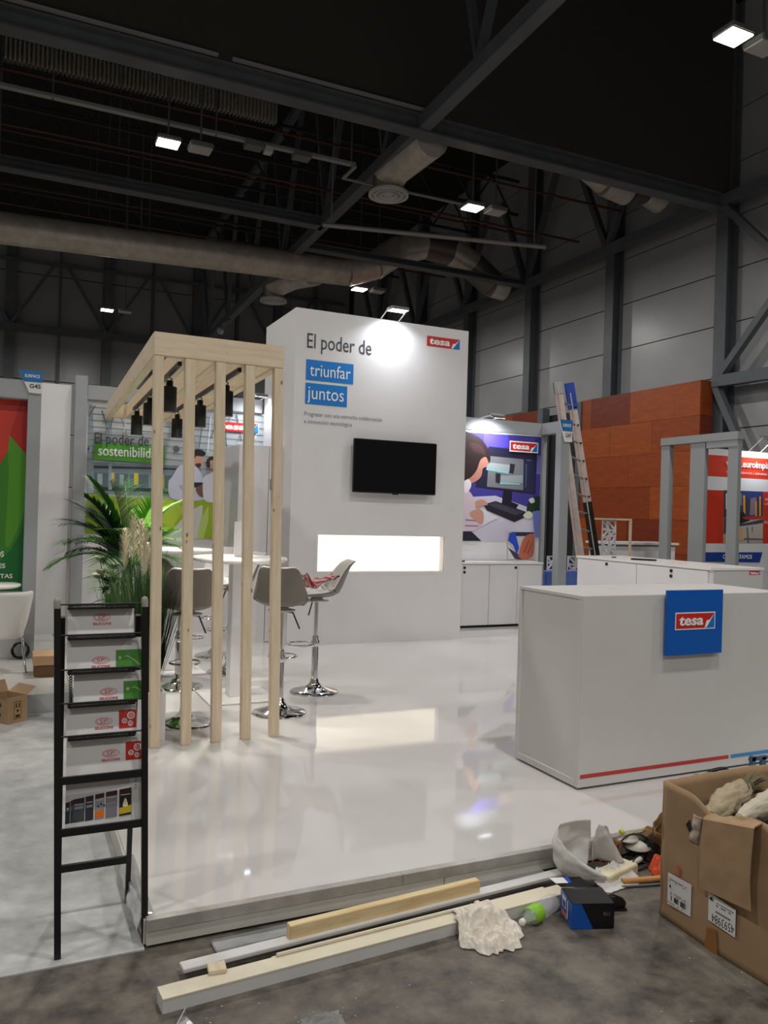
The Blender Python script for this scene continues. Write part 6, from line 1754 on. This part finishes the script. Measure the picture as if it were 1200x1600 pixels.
o = MB().tube([(2.66, 2.975, .125), (2.675, 2.975, .13)], 0.013, 12).build('yellow_plug', mat('yellow_plug', (200, 190, 60), 0.4)); tag(o, 'small round yellow plug on top of the pile', 'plug')
rag_at('black_rags', 'heap of black plastic scraps under the cables', 'scraps', (2.78, 2.93, 0), 0.085, 0.075, M_BLACKPLASTIC, 9.1, 1, .7, 0)
o = rag_at('orange_rag', 'crumpled bright orange plastic beside the cardboard box', 'plastic', (2.735, 2.79, 0), 0.05, 0.075, mat('orange_plastic', (226, 92, 54), 0.4), 2.4, fr=2.5, lobes=3)
t = thing('paper_bag', 'torn brown paper bag with handle behind the pile', 'bag', (2.93, 2.95, 0))
M_KRAFT = mat('kraft_paper', (128, 96, 62), 0.85, var=0.15, scale=10)
def bag(u, v):
    a = 2 * PI * u
    r = 0.085 + .02 * noise.noise(Vector((math.cos(a) * 2, math.sin(a) * 2, v * 3)))
    return (2.92 + r * math.cos(a) * (1 + .15 * v), 2.92 + r * .55 * math.sin(a), 0.003 + v * (0.17 + .05 * math.cos(a - 0.6)))
MB().grid(bag, 36, 16, thick=0.001).build('body', M_KRAFT, t)
MB().grid(lambda u, v: (2.86 + .07 * u + .012 * v, 2.87 - .02 * v, 0.20 + 0.05 * math.sin(PI * u) + .012 * v), 14, 4, thick=0.001).build('handle', mat('kraft_dark', (60, 44, 32), 0.8), t)
MB().grid(lambda u, v: (2.78 + .1 * u, 2.94 + .03 * v, .10 + .07 * u * u + .03 * v * math.sin(u * 5)), 10, 6, thick=0.001).build('torn_flap', M_KRAFT, t)
# things lying behind the big box
wire('black_cable', 'black cable lying at the foot of the counter behind the box', [(3.62, 3.38, .112), (3.70, 3.42, .16), (3.78, 3.40, .18), (3.86, 3.42, .15), (3.92, 3.38, .112)], 0.012, M_BLACK)
o = MB().box(3.555, 3.60, 3.36, 3.41, PZ + .002, PZ + .07).build('black_plug', M_BLACKPLASTIC, bevel=0.012); tag(o, 'black power plug on the platform behind the box rim', 'plug')
t = thing('blue_clamp', 'blue grey metal clamp standing behind the box rim at the right edge', 'tool', (3.97, 3.30, PZ))
MB().bar((3.89, 3.30, PZ + .005), (3.91, 3.30, PZ + .165), 0.03, 0.02, up=(0, 1, 0)).build('jaw', mat('clamp_blue', (70, 98, 126), 0.4), t)
MB().bar((3.99, 3.30, PZ + .005), (3.99, 3.30, PZ + .155), 0.03, 0.02, up=(0, 1, 0)).build('jaw', MATS['clamp_blue'], t)
MB().bar((3.885, 3.30, PZ + .15), (4.02, 3.30, PZ + .15), 0.02, 0.02).build('bar', MATS['clamp_blue'], t)
# metal bracket and shards in the foreground
t = thing('metal_bracket', 'small pointed metal bracket on the concrete at the bottom edge', 'bracket', (0.53, 2.53, 0))
MB().prism([(0.50, 2.50, .001), (0.545, 2.55, .001), (0.56, 2.50, .001)], (0, 0, .003)).prism([(0.50, 2.50, .001), (0.545, 2.55, .001), (0.545, 2.55, .03)], (.003, -.003, 0)).build('plate', M_ALU, t)
rnd = random.Random(21)
m = MB()
def chip(x, y, s):
    a = rnd.uniform(0, PI)
    pts = [(x + s * rnd.uniform(.5, 1) * math.cos(a + k * 2.1), y + s * rnd.uniform(.5, 1) * math.sin(a + k * 2.1), 0.0006) for k in range(3)]
    m.prism(pts, (0, 0, s * .5))
for k in range(300):
    chip(rnd.uniform(0.3, 2.5), rnd.uniform(1.9, 2.85), rnd.choice((.0008, .001, .0012, .0016, .0025, .0045)))
for k in range(160):
    chip(rnd.gauss(0.93, .05), rnd.gauss(2.36, .03), rnd.choice((.0015, .002, .004)))
o = m.build('rubble', mat('white_chips', (190, 184, 176), 0.5)); tag(o, 'white dust chips and crumbs scattered over the dark concrete', 'rubble', None, 'stuff')
o = MB().grid(lambda u, v: (0.87 + .13 * u, 2.30 + .1 * v, 0.002 + .028 * max(0, math.sin(PI * u) * math.sin(PI * v)) * (0.6 + noise.noise(Vector((u * 5, v * 5, 1))))), 20, 16, thick=0.001).build('clear_film', mat('film_clear', (190, 190, 186), 0.15, trans=0.6, ior=1.1)); tag(o, 'small crumpled clear film at the bottom edge of the picture', 'film')
